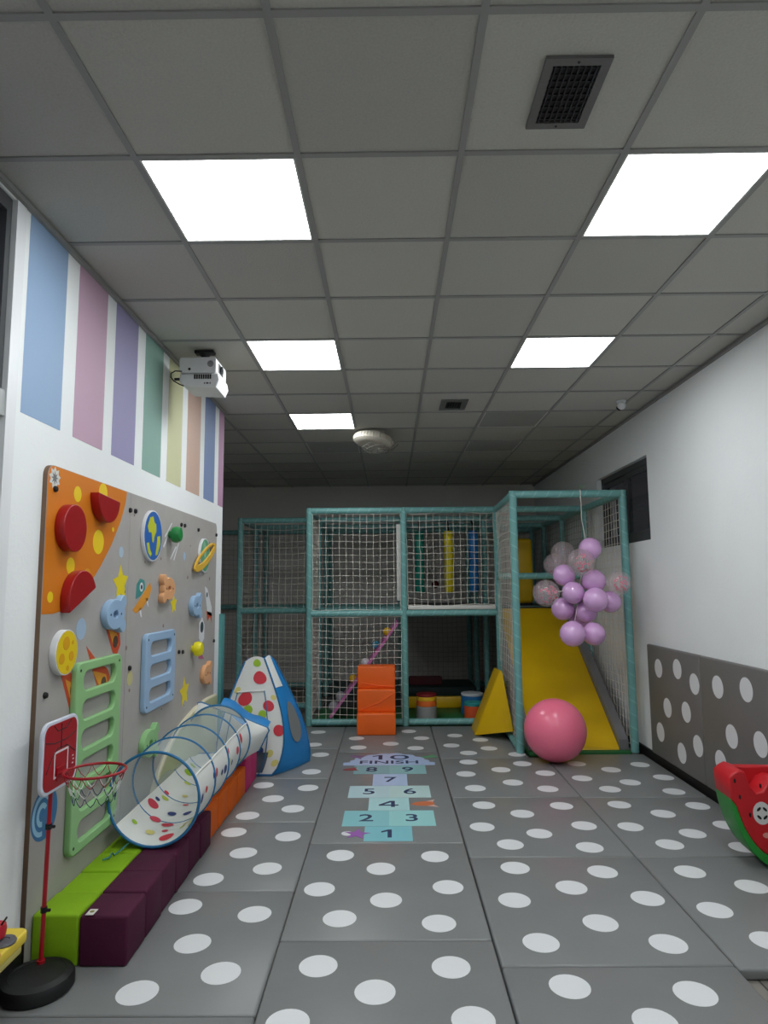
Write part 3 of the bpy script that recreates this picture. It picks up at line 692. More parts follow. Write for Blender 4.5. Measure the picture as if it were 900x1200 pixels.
# ================================================================== PLAY TENT
BL = pm('tent blue nylon', (30,128,196), .5, .4, bump=(12,.3), var=(5,.08))
tent = thing('play_tent', 'white polka-dot pop-up play tent with blue side, behind the tunnel', 'tent', (-1.06, 5.72, 0))
base = [Vector((-1.40,5.52,0)), Vector((-.965,5.435,0)), Vector((-.715,5.88,0)), Vector((-1.22,6.1,0))]
top = [Vector((-1.235,5.66,.875)), Vector((-1.07,5.655,.90)), Vector((-1.01,5.76,.885)), Vector((-1.18,5.80,.86))]
boff = [Vector((-.07,-.05,0)), Vector((.13,-.02,0)), Vector((.06,.04,0)), Vector((-.04,.07,0))]
def tp(side, s_, t_, out=0):
    """point on tent side: s_ 0..1 along the base edge, t_ 0..1 up"""
    i, j = side, (side+1) % 4; bul = math.sin(PI*max(t_, 0)**.72) if t_ > 0 else 0
    L_ = base[i].lerp(top[i], t_)+boff[i]*bul; R_ = base[j].lerp(top[j], t_)+boff[j]*bul
    p = L_.lerp(R_, s_); nrm = (base[j]-base[i]).cross(Vector((0,0,1))).normalized()
    return p + nrm*(.025*math.sin(PI*s_)*(1-t_)+out) + Vector((0,0,.03*math.sin(PI*s_)*(t_**6)))
def face(side, s0=0, s1=1, t0=0, t1=1, ns=12, ntt=16, out=0):
    mb = MB(); vs = [tp(side, s0+(s1-s0)*i/ns, t0+(t1-t0)*j/ntt, out) for j in range(ntt+1) for i in range(ns+1)]
    return mb.add(vs, [(j*(ns+1)+i, j*(ns+1)+i+1, (j+1)*(ns+1)+i+1, (j+1)*(ns+1)+i) for j in range(ntt) for i in range(ns)])
front = part('front_panel', face(0), M_TF, tent, 60, 'white polka-dot front')
part('side_panel', face(1), BL, tent, 60, 'blue side')
part('side_panel', face(2), BL, tent, 60, 'blue back'); part('side_panel', face(3), BL, tent, 60, 'blue left side')
mb = MB().add([p+Vector((0,0,.03)) for p in top], [(0,1,2,3)])
part('top_panel', MB().add([tp(0,0,1), tp(0,1,1), tp(1,1,1), tp(2,1,1)], [(0,1,2,3)]), BL, tent, 60, 'blue top')
for side in range(4):
    part('piping', MB().tube([tp(side, 0, i/16, .002) for i in range(17)], .008, 6), M_BLUE, tent, 60)
    part('piping', MB().tube([tp(side, i/12, 0, .002)+Vector((0,0,.008)) for i in range(13)], .008, 6), M_BLUE, tent, 60)
# arched front door outline, its gauze and the pale side strip
door = [tp(0, .14, i/12*.72, .006) for i in range(13)] + [tp(0, .14+.62*i/10, .72, .006) for i in range(1,11)] + [tp(0, .76, .72-i/12*.72, .006) for i in range(1,13)]
part('door_zip', MB().tube(door, .004, 6), M_BLUE, tent, 60)
part('door_band', MB().tube([tp(0, .14+.62*i/10, .72, .009) for i in range(11)], .007, 6), M_TF, tent, 60)
part('door_gauze', face(0, .42, .80, .03, .20, 6, 4, .006), mesh_fabric('dark gauze', (70,84,100), .25), tent, 60)
def on_face(side, s_, t_, rx, rz, out, n=20):
    c = tp(side, s_, t_, out)
    du = (tp(side, s_+.02, t_)-tp(side, s_-.02, t_)).length/.04; dv_ = (tp(side, s_, t_+.02)-tp(side, s_, t_-.02)).length/.04
    ring = [tp(side, s_+rx*math.cos(2*PI*k/n)/du, t_+rz*math.sin(2*PI*k/n)/dv_, out) for k in range(n)]
    return MB().add([c]+ring, [(0, 1+k, 1+(k+1) % n) for k in range(n)])
for i, (s_, t_, r, c) in enumerate([(.68,.83,.055,0),(.34,.66,.058,0),(.80,.59,.045,0),(.93,.38,.045,0),(.42,.56,.04,1),(.68,.52,.034,1),(.60,.45,.022,0),(.08,.6,.036,2),(.66,.21,.036,2),(.62,.95,.032,1),(.82,.19,.03,3),(.93,.11,.028,3),(.12,.74,.026,3),(.92,.66,.022,3),(.35,.3,.035,1),(.2,.25,.04,0),(.25,.1,.03,2)]):
    part('printed_dot', on_face(0, s_, t_, r, r, .005), pm('cloth dot %d' % c, dotc[c], .6), front, 60)
part('side_window', on_face(1, .50, .42, .10, .17, .006, 28), pm('grey gauze', (120,124,124), .7), tent, 60, 'grey mesh window')
part('side_flash', face(1, .0, .55, .74, 1, 6, 6, .004), M_TF, tent, 60, 'white upper side strip')
# rolled-down blue door flap over the tunnel collar
fp = []
for i in range(9):
    for j in range(5):
        s_ = i/8; q = j/4
        p = Vector((-1.33+.37*s_, 5.40-.20*q, .62-.20*s_-.06*q+.03*math.sin(PI*q)+.015*math.sin(s_*9)))
        fp.append(p)
part('door_flap', MB().add(fp, [(i*5+j, (i+1)*5+j, (i+1)*5+j+1, i*5+j+1) for i in range(8) for j in range(4)]), BL, tent, 60, 'blue door flap')

# ================================================================== BASKETBALL STAND
hs = thing('basketball_stand', 'small red basketball hoop on a red pole with a round black base', 'hoop', (-1.345, 2.645, 0))
part('base', MB().lathe([(.124,0),(.131,.008),(.131,.04),(.124,.052),(.10,.060),(.098,.057),(.03,.068),(.018,.068)], (-1.345,2.645,0), 48), M_BLACK, hs, 40)
pb = Vector((-1.362, 2.70, .062)); ptp = Vector((-1.372, 2.735, .74))
MR = pm('red metal tube', (158,16,30), .35, .5)
part('pole', MB().tube([pb, ptp], .0085, 14), MR, hs, 40)
part('foot_collar', MB().tube([pb-Vector((0,0,.004)), pb+Vector((0,0,.014))], .015, 16), MR, hs, 40)
for tq in (.285, .735):
    p = pb.lerp(ptp, tq); c_ = part('clamp', MB().tube([p-Vector((0,0,.010)), p+Vector((0,0,.010))], .0125, 14), M_BLACK, hs, 40)
    part('clamp_knob', MB().tube([p+Vector((.010,-.004,0)), p+Vector((.028,-.010,.002))], .006, 10), M_BLACK, c_, 40)
bx = -1.362
b0, b1, bz0, bz1 = 2.605, 2.90, .695, .975
def MXr(x): return MX(x)
bb = part('backboard', shape([rrect(b0, b1, bz0, bz1, .05)], .014, .005, MX(bx)), pm('backboard white', (206,212,226), .4), hs, 40, 'white-edged red backboard')
part('backboard_print', shape([rrect(b0+.016, b1-.016, bz0+.014, bz1-.014, .04)], .001, 0, MX(bx+.014)), pm('backboard red', (160,12,28), .4), bb, 0)
wl_ = pm('print white line', (220,210,214), .5)
sqo = [(2.70,.745),(2.815,.745),(2.815,.85),(2.70,.85)]; sqi = [(2.708,.753),(2.807,.753),(2.807,.842),(2.708,.842)]
part('target_square', shape([sqo, sqi], .0008, 0, MX(bx+.015)), wl_, bb, 0)
for pts in ([(2.63,.90),(2.70,.885),(2.80,.885),(2.875,.90)], [(2.64,.78),(2.68,.83),(2.72,.86),(2.80,.86),(2.87,.82)], [(2.75,.955),(2.752,.855)], [(2.69,.955),(2.72,.93),(2.79,.93),(2.83,.955)]):
    part('ball_line', MB().tube([(bx+.015, a, b) for a, b in pts], .0022, 5), M_BLACK, bb, 40)
for a, b in ((2.85,.80),(2.855,.785),(2.85,.77)): part('print_mark', MB().box(bx+.0148, bx+.0158, a, a+.012, b, b+.005), wl_, bb, 0)
rc = Vector((-1.205, 2.755, .765)); RR = .118
part('rim', MB().torus(rc, RR, .0055, 'z', 48, 10), MR, hs, 40)
part('rim_bracket', MB().tube([(bx+.014, 2.735, .76), (rc.x-RR+.002, 2.745, rc.z)], .008, 8).tube([(bx+.014, 2.775, .76), (rc.x-RR*.9, 2.79, rc.z)], .005, 8).box(bx+.014, bx+.02, 2.72, 2.79, .735, .785), MR, hs, 40)
cols_net = [pm('net red', (150,30,44), .7), pm('net white', (216,216,216), .7), pm('net blue', (52,62,96), .7)]
lev = [(RR, 0), (RR*.86, -.045), (RR*.72, -.085), (RR*.66, -.12)]
N_ = 12
for li in range(3):
    mb = MB(); (ra, za), (rb, zb) = lev[li], lev[li+1]
    for k in range(N_):
        q0 = 2*PI*(k+.5*(li % 2))/N_
        for dq in (-.5, .5):
            q1 = q0+dq*2*PI/N_
            a = rc+Vector((ra*math.cos(q0), ra*math.sin(q0), za)); b = rc+Vector((rb*math.cos(q1), rb*math.sin(q1), zb)); m_ = a.lerp(b, .5)+Vector((0,0,-.006))
            mb.tube([a, m_, b], .0016, 4, caps=False)
    part('net_tier', mb, cols_net[li], hs, 40)

# ================================================================== TOY KITCHEN CORNER (mostly outside the frame)
tk = thing('toy_table', 'yellow-topped play table at the lower left edge', 'table', (-1.39, 2.2, FLOOR))
part('tabletop', shape([rrect(-1.462, -1.305, 1.75, 2.50, .03)], .04, .008, Matrix.Translation((0,0,.252))), pm('yellow plastic', (226,200,70), .45), tk, 40)
part('apron', MB().rbox(-1.455, -1.315, 1.77, 2.47, .222, .252, .006, 2), pm('pale yellow plastic', (214,200,120), .5), tk, 40)
for x, y in ((-1.325,2.26),(-1.325,1.80),(-1.445,1.80)):
    lg = part('leg', MB().tube([(x,y,FLOOR),(x,y,.10)], .014, 14), pm('crimson plastic', (140,24,84), .45), tk, 40)
    part('leg_sleeve', MB().tube([(x,y,.10),(x,y,.205)], .016, 14), pm('blue plastic', (36,110,176), .45), lg, 40)
part('leg', MB().tube([(-1.445,2.44,FLOOR),(-1.445,2.44,.205)], .014, 14), MATS['crimson plastic'], tk, 40)
c = onz(4, 1104, .295)
solo('toy_hob', MB().lathe([(.04,0),(.042,.004),(.038,.010),(.02,.011),(.018,.008)], (c.x+.0, c.y, .292), 28), pm('grey plastic', (92,92,98), .5), 'round grey toy burner on the yellow play table', 'toy', (c.x, c.y, .292))
pt = thing('toy_pot', 'red toy pot with a dark handle on the yellow table', 'toy', (c.x-.03, c.y+.005, .304))
part('pot', MB().lathe([(.022,0),(.030,.006),(.033,.03),(.030,.045),(.026,.045)], (c.x-.03, c.y+.005, .304), 24), pm('pot red', (186,30,44), .35), pt, 40)
part('handle', MB().tube([(c.x-.015, c.y+.005, .345), (c.x+.007, c.y-.0, .375)], .0035, 8), M_BLACK, pt, 40)
solo('toy_saucepan', MB().lathe([(.026,0),(.026,.006),(.012,.012)], (-1.325, 2.30, .292), 22), MATS['pot red'], 'small red toy pan on the near edge of the yellow table', 'toy', (-1.325, 2.30, .292))

# ================================================================== PROJECTOR
pj = thing('projector', 'white ceiling projector on a black bracket near the pastel stripes', 'projector', (-1.22, 4.27, CEIL))
px0, px1, py0, py1 = -1.352, -1.112, 4.10, 4.36
part('mount_plate', MB().rbox(-1.285,-1.155,4.19,4.25,CEIL-.022,CEIL,.004,1), M_BLACK, pj, 40)
part('mount_stem', MB().tube([(-1.222,4.22,CEIL-.02),(-1.222,4.22,CEIL-.045)], [.045,.018], 14).tube([(-1.222,4.22,CEIL-.045),(-1.222,4.22,2.985)], .018, 14), M_BLACK, pj, 40)
PW = pm('projector white', (206,206,206), .45, .5)
body = shape([rrect(px0, px1, 2.885, 2.99, .018)], py1-py0, .006, Matrix(((1,0,0,0),(0,0,-1,py1),(0,1,0,0),(0,0,0,1))))
up = part('upper_case', body, PW, pj, 40)
low = shape([[(px0+.005,2.88),(px1+.012,2.88),(px1+.02,2.84),(px1-.0,2.79),(px0+.03,2.80),(px0,2.83)]], py1-py0-.01, .006, Matrix(((1,0,0,0),(0,0,-1,py1-.005),(0,1,0,0),(0,0,0,1))))
lo_ = part('lower_case', low, PW, pj, 40)
for i in range(8): part('vent_slot', MB().box(-1.255+i*.0145, -1.245+i*.0145, py0+.002, py0+.012, 2.845, 2.875), M_BLACK, lo_, 0)
part('port', MB().lathe([(.009,0),(.009,.004)], (0,0,0), 14).mesh('p') if False else MB().tube([(-1.285,py0-.002,2.91),(-1.285,py0+.01,2.91)], .009, 14), M_BLACK, up, 40)
part('sensor_ring', MB().torus((-1.148,py0-.001,2.945), .017, .005, 'y', 24, 8).tube([(-1.148,py0-.001,2.945),(-1.148,py0+.006,2.945)], .012, 16), pm('ring grey', (130,130,130), .5), up, 40)
part('lens_bay', MB().box(px1-.004, px1+.002, py0+.06, py0+.17, 2.905, 2.965), M_BLACK, up, 0)
part('lens', MB().tube([(px1-.01, py0+.115, 2.935),(px1+.012, py0+.115, 2.935)], .026, 20), pm('lens glass', (30,34,44), .1, .8), up, 40)
part('port', MB().box(px1+.008, px1+.016, py0+.05, py0+.08, 2.835, 2.86), M_BLACK, lo_, 0)
for i, a in enumerate((0, .014, .022, .036)): part('logo_mark', MB().box(-1.19+a, -1.182+a, py0+.003, py0+.008, 2.812, 2.822), pm('mark grey', (70,70,72), .5), lo_, 0)
part('cable', MB().tube([(px0+.02,py0-.001,2.895),(px0-.02,py0-.015,2.893),(px0-.045,py0-.02,2.875),(px0-.045,py0-.02,2.85),(px0-.025,py0-.018,2.825),(px0+.01,py0-.01,2.805),(px0+.035,py0-.002,2.797)], .004, 8), M_BLACK, pj, 60)
part('plug', MB().box(px0-.03, px0+.004, py0+.0, py0+.02, 2.838, 2.852), M_BLACK, pj, 0)

# ================================================================== CEILING FAN AND CAMERA
cf = thing('ceiling_fan', 'round white ceiling-mounted fan with ribbed housing and tilted cage', 'fan', (-.12, 6.62, CEIL))
WC = pm('cream plastic', (196,190,176), .5)
part('mount', MB().lathe([(.07,-.06),(.09,-.05),(.09,0)], (-.13,6.55,CEIL), 28), WC, cf, 40)
Mt = Matrix.Translation((-.155, 6.55, 2.985)) @ Matrix.Rotation(.16, 4, 'Y') @ Matrix.Rotation(-.12, 4, 'X')
me = MB().lathe([(.05,.045),(.15,.045),(.185,.03),(.20,0),(.195,-.03),(.17,-.05),(.12,-.055)], (0,0,0), 48).mesh('h'); me.transform(Mt); hsg = part('housing', me, WC, cf, 40)
rb = MB()
for k in range(40):
    q = 2*PI*k/40; rb.tube([Vector((.186*math.cos(q), .186*math.sin(q), .03)), Vector((.203*math.cos(q), .203*math.sin(q), 0)), Vector((.197*math.cos(q), .197*math.sin(q), -.03))], .004, 4)
me = rb.mesh('r'); me.transform(Mt); part('ribs', me, WC, hsg, 40)
Mc = Matrix.Translation((-.085, 6.62, 2.935)) @ Matrix.Rotation(-.10, 4, 'X') @ Matrix.Rotation(-.12, 4, 'Y')
cg = MB()
for r_, z_ in ((.185,0),(.15,-.03),(.10,-.045),(.05,-.05)): cg.torus((0,0,z_), r_, .004, 'z', 36, 6)
for k in range(16):
    q = 2*PI*k/16; cg.tube([(.185*math.cos(q),.185*math.sin(q),0),(.15*math.cos(q),.15*math.sin(q),-.03),(.10*math.cos(q),.10*math.sin(q),-.045),(.03*math.cos(q),.03*math.sin(q),-.05)], .003, 5)
me = cg.mesh('c'); me.transform(Mc); part('cage', me, pm('cage grey', (140,138,130), .5), cf, 40)
me = MB().lathe([(.03,-.05),(.035,-.03),(.03,.03)], (0,0,0), 20).mesh('hub'); me.transform(Mc); part('hub', me, WC, cf, 40)
for k in range(3):
    q = 2*PI*k/3+.4
    me = shape([circle(.10, 0, .07, 24, .045)], .005, .001, Matrix.Rotation(q, 4, 'Z') @ Matrix.Rotation(.35, 4, 'X')); me.transform(Mc); part('blade', me, pm('blade grey', (164,160,150), .4), cf, 40)
sc = thing('security_camera', 'small white dome security camera on the ceiling near the right wall', 'camera', (2.01, 5.52, CEIL))
part('mount', MB().lathe([(.03,-.02),(.042,-.006),(.042,0)], (2.01,5.52,CEIL), 24), M_WHITEP, sc, 40)
Ms = Matrix.Translation((2.005, 5.505, CEIL-.045)) @ Matrix.Rotation(.9, 4, 'X') @ Matrix.Rotation(.5, 4, 'Y')
me = MB().sphere((0,0,0), .036, 20, 12).mesh('s'); me.transform(Ms); part('head', me, M_WHITEP, sc, 60)
me = MB().lathe([(.02,-.042),(.024,-.036),(.024,-.02)], (0,0,0), 18).mesh('l'); me.transform(Ms); part('lens', me, M_BLACK, sc, 40)

# ================================================================== SOFT PLAY FRAME
fr = thing('soft_playground', 'teal padded tube climbing frame with white rope nets across the back of the room', 'playground', (.15, 8.3, 0))
RT = .036
tubes = {}
def pole(name, p0, p1, r=RT):
    p0, p1 = Vector(p0), Vector(p1); L_ = (p1-p0).length; key = (round(L_, 3), r)
    if key not in tubes:
        tubes[key] = MB().tube([(0,0,0),(0,0,L_)], r, 16).mesh(name); finish(tubes[key], M_TEAL, 40)
    z = (p1-p0).normalized(); M = z.to_track_quat('Z', 'Y').to_matrix().to_4x4(); M.translation = p0
    return inst(name, tubes[key], fr, M)
def cuff(p):
    pass
TOP, MID = 2.37, 1.205
rows = [7.33, 8.33, 9.3, 10.1]; xs = [-.897, .16, 1.205, 2.2]
for j, y in enumerate(rows):
    for i, x in enumerate(xs):
        if x > 2 and j == 0: x = 2.195
        pole('post', (x, y, 0), (x, y, TOP+.012))
for y in rows[1:]: pole('post', (-1.9, y, 0), (-1.9, y, TOP+.012))
for x in (1.165, 2.195): pole('post', (x, 6.12, 0), (x, 6.12, TOP+.012))
for y in rows:
    xa = -.897 if y < 8 else -1.9
    allx = ([-1.9] if y > 8 else []) + xs
    for a, b in zip(allx, allx[1:]):
        pole('beam', (a+RT*.6, y, TOP-.02), (b-RT*.6, y, TOP-.02))
        if not (a > 1 and y < 8): pole('beam', (a+RT*.6, y, MID), (b-RT*.6, y, MID))
        if y < 8 and a < 1 or y > 10: pole('floor_rail', (a+RT, y, RT), (b-RT, y, RT))
pole('beam', (-3.65, 10.1, TOP-.02), (-1.92, 10.1, TOP-.02)); pole('beam', (-3.65, 10.1, MID), (-1.92, 10.1, MID)); pole('post', (-2.9, 10.1, 0), (-2.9, 10.1, TOP-.05))
pole('floor_rail', (-1.9+RT, 8.33, RT), (-.897-RT, 8.33, RT))
pole('beam', (1.165+RT*.6, 6.12, TOP-.02), (2.195-RT*.6, 6.12, TOP-.02)); pole('beam', (1.165+RT*.6, 7.28, 1.6), (2.2-RT*.6, 7.28, 1.6))
pole('beam', (1.165, 6.12+RT, TOP-.02), (1.2, 7.33-RT, TOP-.02)); pole('floor_rail', (1.165, 6.12+RT, RT), (1.2, 7.33-RT, RT)); pole('beam', (2.195, 6.12+RT, TOP-.02), (2.195, 7.33-RT, TOP-.02))
for ya, yb in zip(rows, rows[1:]):
    for x in ([-1.9] if ya > 8 else []) + xs:
        pole('beam', (x, ya+RT, TOP-.02), (x, yb-RT, TOP-.02))
        if x < 2: pole('beam', (x, ya+RT, MID), (x, yb-RT, MID))
def net(O, U, V, cell=.0745, m=None, seed=0, bulge=.02, r=.0027, slack=.005, edge=True):
    O, U, V = Vector(O), Vector(U), Vector(V); nu, nv = max(2, round(U.length/cell)), max(2, round(V.length/cell)); rg = random.Random(seed)
    Nn = U.cross(V).normalized(); u1, v1 = U.normalized(), V.normalized()
    ph = [rg.uniform(0, 6) for _ in range(4)]
    P = [[None]*(nv+1) for _ in range(nu+1)]
    for i in range(nu+1):
        for j in range(nv+1):
            a, b = i/nu, j/nv; k = 0 if (i in (0, nu) and j in (0, nv)) else 1
            wob = math.sin(ph[0]+a*5+b*3)*.6+math.sin(ph[1]+b*9)*.4
            P[i][j] = O+U*a+V*b + k*(u1*(rg.gauss(0,.25)+wob)*slack + v1*((rg.gauss(0,.25)+math.sin(ph[2]+a*7+b*2))*slack - .008*math.sin(PI*a)*(1 if 0 < j < nv else 0)) + Nn*bulge*math.sin(PI*a)*math.sin(PI*b)*(.7+.3*math.sin(ph[3]+a*4)))
    mb = MB()
    for i in range(nu+1): mb.tube(P[i], r*(1.3 if i in (0,nu) else 1), 4, caps=False)
    for j in range(nv+1): mb.tube([P[i][j] for i in range(nu+1)], r*(1.3 if j in (0,nv) else 1), 4, caps=False)
    return part('net', mb, m or M_NET, fr, 60)
g = .037
net((-.897+g,7.325,MID+g), (1.057-2*g,0,0), (0,0,TOP-.02-MID-2*g), seed=1, bulge=-.015)
net((-.897+g,7.325,.05), (1.057-2*g,0,0), (0,0,MID-.05-g), seed=2, bulge=.05)
net((.16+g,7.325,MID+.085), (1.045-2*g,0,0), (0,0,TOP-.02-MID-.085-g), seed=3, bulge=-.02, slack=.008)
net((1.165,6.12+g,.05), (.035,1.21-2*g,0), (0,0,TOP-.05-g), seed=4, bulge=.03, slack=.009)
net((2.195,6.12+g,.05), (0,1.21-2*g,0), (0,0,TOP-.05-g), seed=5, bulge=-.012)
for k, (ya, yb) in enumerate(zip(rows, rows[1:])): net((2.2,ya+g,.05), (0,yb-ya-2*g,0), (0,0,TOP-.05-g), seed=6+k, bulge=-.01, m=M_NETD, r=.0017)
net((-1.9+g,8.325,MID+g), (1.003-2*g,0,0), (0,0,TOP-.02-MID-2*g), seed=11)
net((-1.9+g,8.325,.08), (1.003-2*g,0,0), (0,0,MID-.08-g), seed=12)
net((-.897,7.33+g,.05), (0,1.0-2*g,0), (0,0,MID-.05-g), seed=13, bulge=.02); net((-.897,7.33+g,MID+g), (0,1.0-2*g,0), (0,0,TOP-.02-MID-2*g), seed=14, bulge=.02)
net((.16,7.33+g,.05), (0,1.0-2*g,0), (0,0,MID-.05-g), seed=15, bulge=.02)
for k, (a, b) in enumerate(((-2.9,-1.9),(-1.9,-.897),(-.897,.16),(.16,1.205),(1.205,2.2))):
    net((a+g,10.1,MID+g), (b-a-2*g,0,0), (0,0,TOP-.02-MID-2*g), seed=20+k, m=M_NETD, r=.0017); net((a+g,10.1,.08), (b-a-2*g,0,0), (0,0,MID-.08-g), seed=30+k, m=M_NETD, r=.0017)
net((-1.9,8.33+g,.08), (0,.97-2*g,0), (0,0,TOP-.08-g), seed=40, m=M_NETD, r=.0017)
# decks
DK_ = pm('dark deck vinyl', (62,64,66), .6)
part('deck', MB().rbox(.2,1.17,7.37,8.3,MID-.01,MID+.04,.01,2), DK_, fr, 40); part('deck', MB().rbox(.2,1.17,8.37,10.05,MID-.01,MID+.04,.01,2), DK_, fr, 40)
part('deck', MB().rbox(1.24,2.165,8.0,10.05,MID-.02,MID+.03,.01,2), DK_, fr, 40)
part('deck_edge', MB().rbox(.2,1.17,7.30,7.365,MID+.036,MID+.082,.012,2), pm('white foam', (214,214,208), .5), fr, 40, 'white foam edge of the upper deck')
part('foam_strip', MB().rbox(.078,.128,7.372,7.42,1.34,2.2,.012,2), MATS['white foam'], fr, 40, 'white upright foam strip')
part('floor_pad', MB().rbox(-.86,1.17,7.375,8.3,-.03,.012,.008,2), pm('green pad', (40,110,58), .55), fr, 40, 'green pit floor')
part('floor_pad', MB().rbox(-.86,1.17,8.34,10.05,-.03,.012,.008,2), DK_, fr, 40, 'dark pit floor')
part('floor_pad', MB().rbox(1.24,2.16,6.10,7.28,-.03,.006,.004,2), MATS['green pad'], fr, 40, 'green pad under the slide')
part('pit_wall', MB().rbox(.2,1.17,8.24,8.31,.012,.15,.02,2), M_YEL, fr, 40, 'low yellow pit wall')
part('foam_block', MB().rbox(-.86,1.17,9.15,9.9,.012,.13,.02,2), pm('dark green foam', (46,66,64), .6), fr, 40, 'dark green foam ledge')

# hanging punch rollers
for x, c, n_ in ((.375,(26,128,110),'green'),(.738,(226,206,20),'yellow'),(1.045,(26,110,176),'blue')):
    t = thing('hanging_roller', '%s hanging foam roller behind the upper net' % n_, 'roller', (x, 8.16, 1.42), 'hanging foam rollers')
    part('roller', MB().tube([(x,8.16,1.42),(x,8.16,1.43),(x,8.16,2.17),(x,8.16,2.18)], [.05,.058,.058,.05], 24), pm('roller '+n_, c, .45), t, 40)
    part('strap', MB().tube([(x,8.16,2.18),(x,8.22,2.28),(x,8.30,2.315)], .012, 8), M_BLACK, t, 40)
t = thing('hanging_ball', 'dark red ball hung on a cord beside the yellow roller', 'ball', (.64, 9.27, 1.47))
part('ball', MB().sphere((.64,9.27,1.52), .052), pm('dark red vinyl', (90,18,30), .45), t, 60); part('cord', MB().tube([(.64,9.27,1.57),(.64,9.27,2.32)], .004, 6), M_NETD, t, 60)

# climbing ramp (pink board, holds on its upper side)
rp = thing('climbing_ramp', 'pink sloping climbing board inside the netted bay', 'ramp', (-.35, 7.9, 0))
a, b = Vector((-.69, 0, .06)), Vector((.075, 0, 1.10)); d = (b-a).normalized(); nrm = Vector((-d.z, 0, d.x))
def rb_(y0, y1, h0, h1, a_=a, b_=b):
    q = [a_+nrm*h0, b_+nrm*h0, b_+nrm*h1, a_+nrm*h1]
    vs = [(p.x, y0, p.z) for p in q]+[(p.x, y1, p.z) for p in q]
    return MB().add(vs, [(0,1,2,3),(7,6,5,4),(0,4,5,1),(1,5,6,2),(2,6,7,3),(3,7,4,0)])
part('board', rb_(7.50, 8.22, -.03, 0), pm('pink board', (206,116,176), .5), rp, 0)
for k, (t_, y, c) in enumerate(((.88,7.58,(226,178,24)),(.55,7.56,(214,206,214)),(.70,8.0,(70,160,190)),(.35,7.8,(226,178,24)),(.18,7.62,(150,150,156)),(.08,7.6,(150,150,156)))):
    p = a.lerp(b, t_)+nrm*.02; part('climbing_hold', MB().sphere((p.x, y, p.z), .05 if k < 4 else .06, 14, 10), pm('hold %d' % k, c, .5), rp, 60)

# buckets under the deck
def drum(x, y, R, segs, label):
    t = thing('foam_drum', label, 'drum', (x, y, .012), 'round foam drums under the deck'); z = .012
    for nm, h, c in segs:
        part(nm, MB().lathe([(R-.006,0),(R,.006),(R,h-.006),(R-.006,h)], (x, y, z), 32), pm('drum %d %d %d' % c, c, .5), t, 40); z += h
drum(.403, 7.62, .115, (('body',.145,(150,152,152)),('band',.06,(226,110,40)),('band',.045,(226,180,40)),('lid',.03,(120,26,30))), 'striped drum with grey body and dark red lid on the left')
drum(.955, 7.90, .13, (('body',.21,(36,110,170)),('lid',.03,(206,210,212))), 'blue drum with a white lid behind the orange one')
drum(.93, 7.58, .105, (('body',.15,(214,86,40)),('lid',.04,(40,150,150))), 'orange drum with a teal lid next to the yellow wedge')
bl = shape([rrect(.25,.72,.133,.25,.03)], .1, .01, Matrix(((1,0,0,0),(0,0,-1,9.42),(0,1,0,0),(0,0,0,1))))
solo('foam_bolster', bl, MATS['dark red vinyl'], 'dark red foam bolster lying on the ledge at the back of the pit', 'bolster', (.48, 9.37, .133))
yc = thing('padded_column', 'tall yellow padded column standing on the deck at the top of the slide', 'column', (1.80, 8.75, 1.235))
part('pad', MB().rbox(1.66,1.90,8.70,8.95,1.265,2.12,.05,4), M_YEL, yc, 40); part('foot', MB().box(1.68,1.88,8.72,8.93,1.235,1.266), M_BLACK, yc, 0)

# ================================================================== SLIDE
sl = thing('slide', 'wide yellow foam slide with a grey side bolster, coming down from the deck', 'slide', (1.64, 6.9, 0))
def wedge(x0, x1, pts):
    vs = [(x0, y, z) for y, z in pts]+[(x1, y, z) for y, z in pts]; n = len(pts)
    return MB().add(vs, [tuple(range(n-1,-1,-1)), tuple(range(n,2*n))]+[(i,(i+1)%n,n+(i+1)%n,n+i) for i in range(n)])
S0, S1 = (6.175,.03), (7.97,1.225)
part('slide_bed', wedge(1.285, 2.07, [(6.165,.01),(6.175,.03),(7.97,1.225),(7.98,1.225),(7.98,1.12),(6.35,.01)]), M_YEL, sl, 0)
part('side_bolster', wedge(2.072, 2.155, [(6.165,.01),(6.165,.10),(7.90,1.26),(7.97,1.26),(7.97,1.12),(6.33,.01)]), pm('grey vinyl bolster', (118,118,120), .45), sl, 0, 'grey side')
part('side_bolster', wedge(1.248, 1.283, [(6.165,.01),(6.165,.10),(7.90,1.26),(7.97,1.26),(7.97,1.12),(6.33,.01)]), MATS['grey vinyl bolster'], sl, 0, 'grey side')

# ================================================================== LOOSE SOFT PLAY ON THE MATS
st = thing('foam_steps', 'bright orange foam steps standing in front of the netted bay', 'steps', (-.15, 7.05, 0))
prof = [(6.845,0),(6.845,.2),(6.97,.205),(6.975,.43),(7.09,.435),(7.095,.66),(7.235,.66),(7.235,0)]
mats_ = []
bm = bmesh.new()
def step_part(y0, z0, z1):
    mb = MB().rbox(-.347, .048, y0, 7.235, z0, z1, .012, 3); return mb
for y0, z0, z1 in ((6.845,0,.215),(6.93,.216,.44),(7.01,.441,.665)):
    s_ = part('step', step_part(y0, z0, z1), M_ORG, st, 40)
    zc = (z0+z1)/2
bm.free()
for z0, z1, y in ((.24,.40,6.93),(.50,.46,7.01)):
    part('crease', MB().tube([(-.31,y-.001,z0),(-.12,y-.003,(z0+z1)/2-.012),(.03,y-.001,z1)], .006, 6), M_ORG, st, 60)
A, B, T_, Tv = onz(556, 862, 0), ony(602, 857.5, 6.46), ony(588.5, 787, 6.72), ony(586, 785, 6.76)
A2, B2, T2, Tv2 = onz(552, 852.5, 0), B+Vector((0,.40,0)), ony(580.5, 782, 7.10), ony(578.5, 783, 7.12)
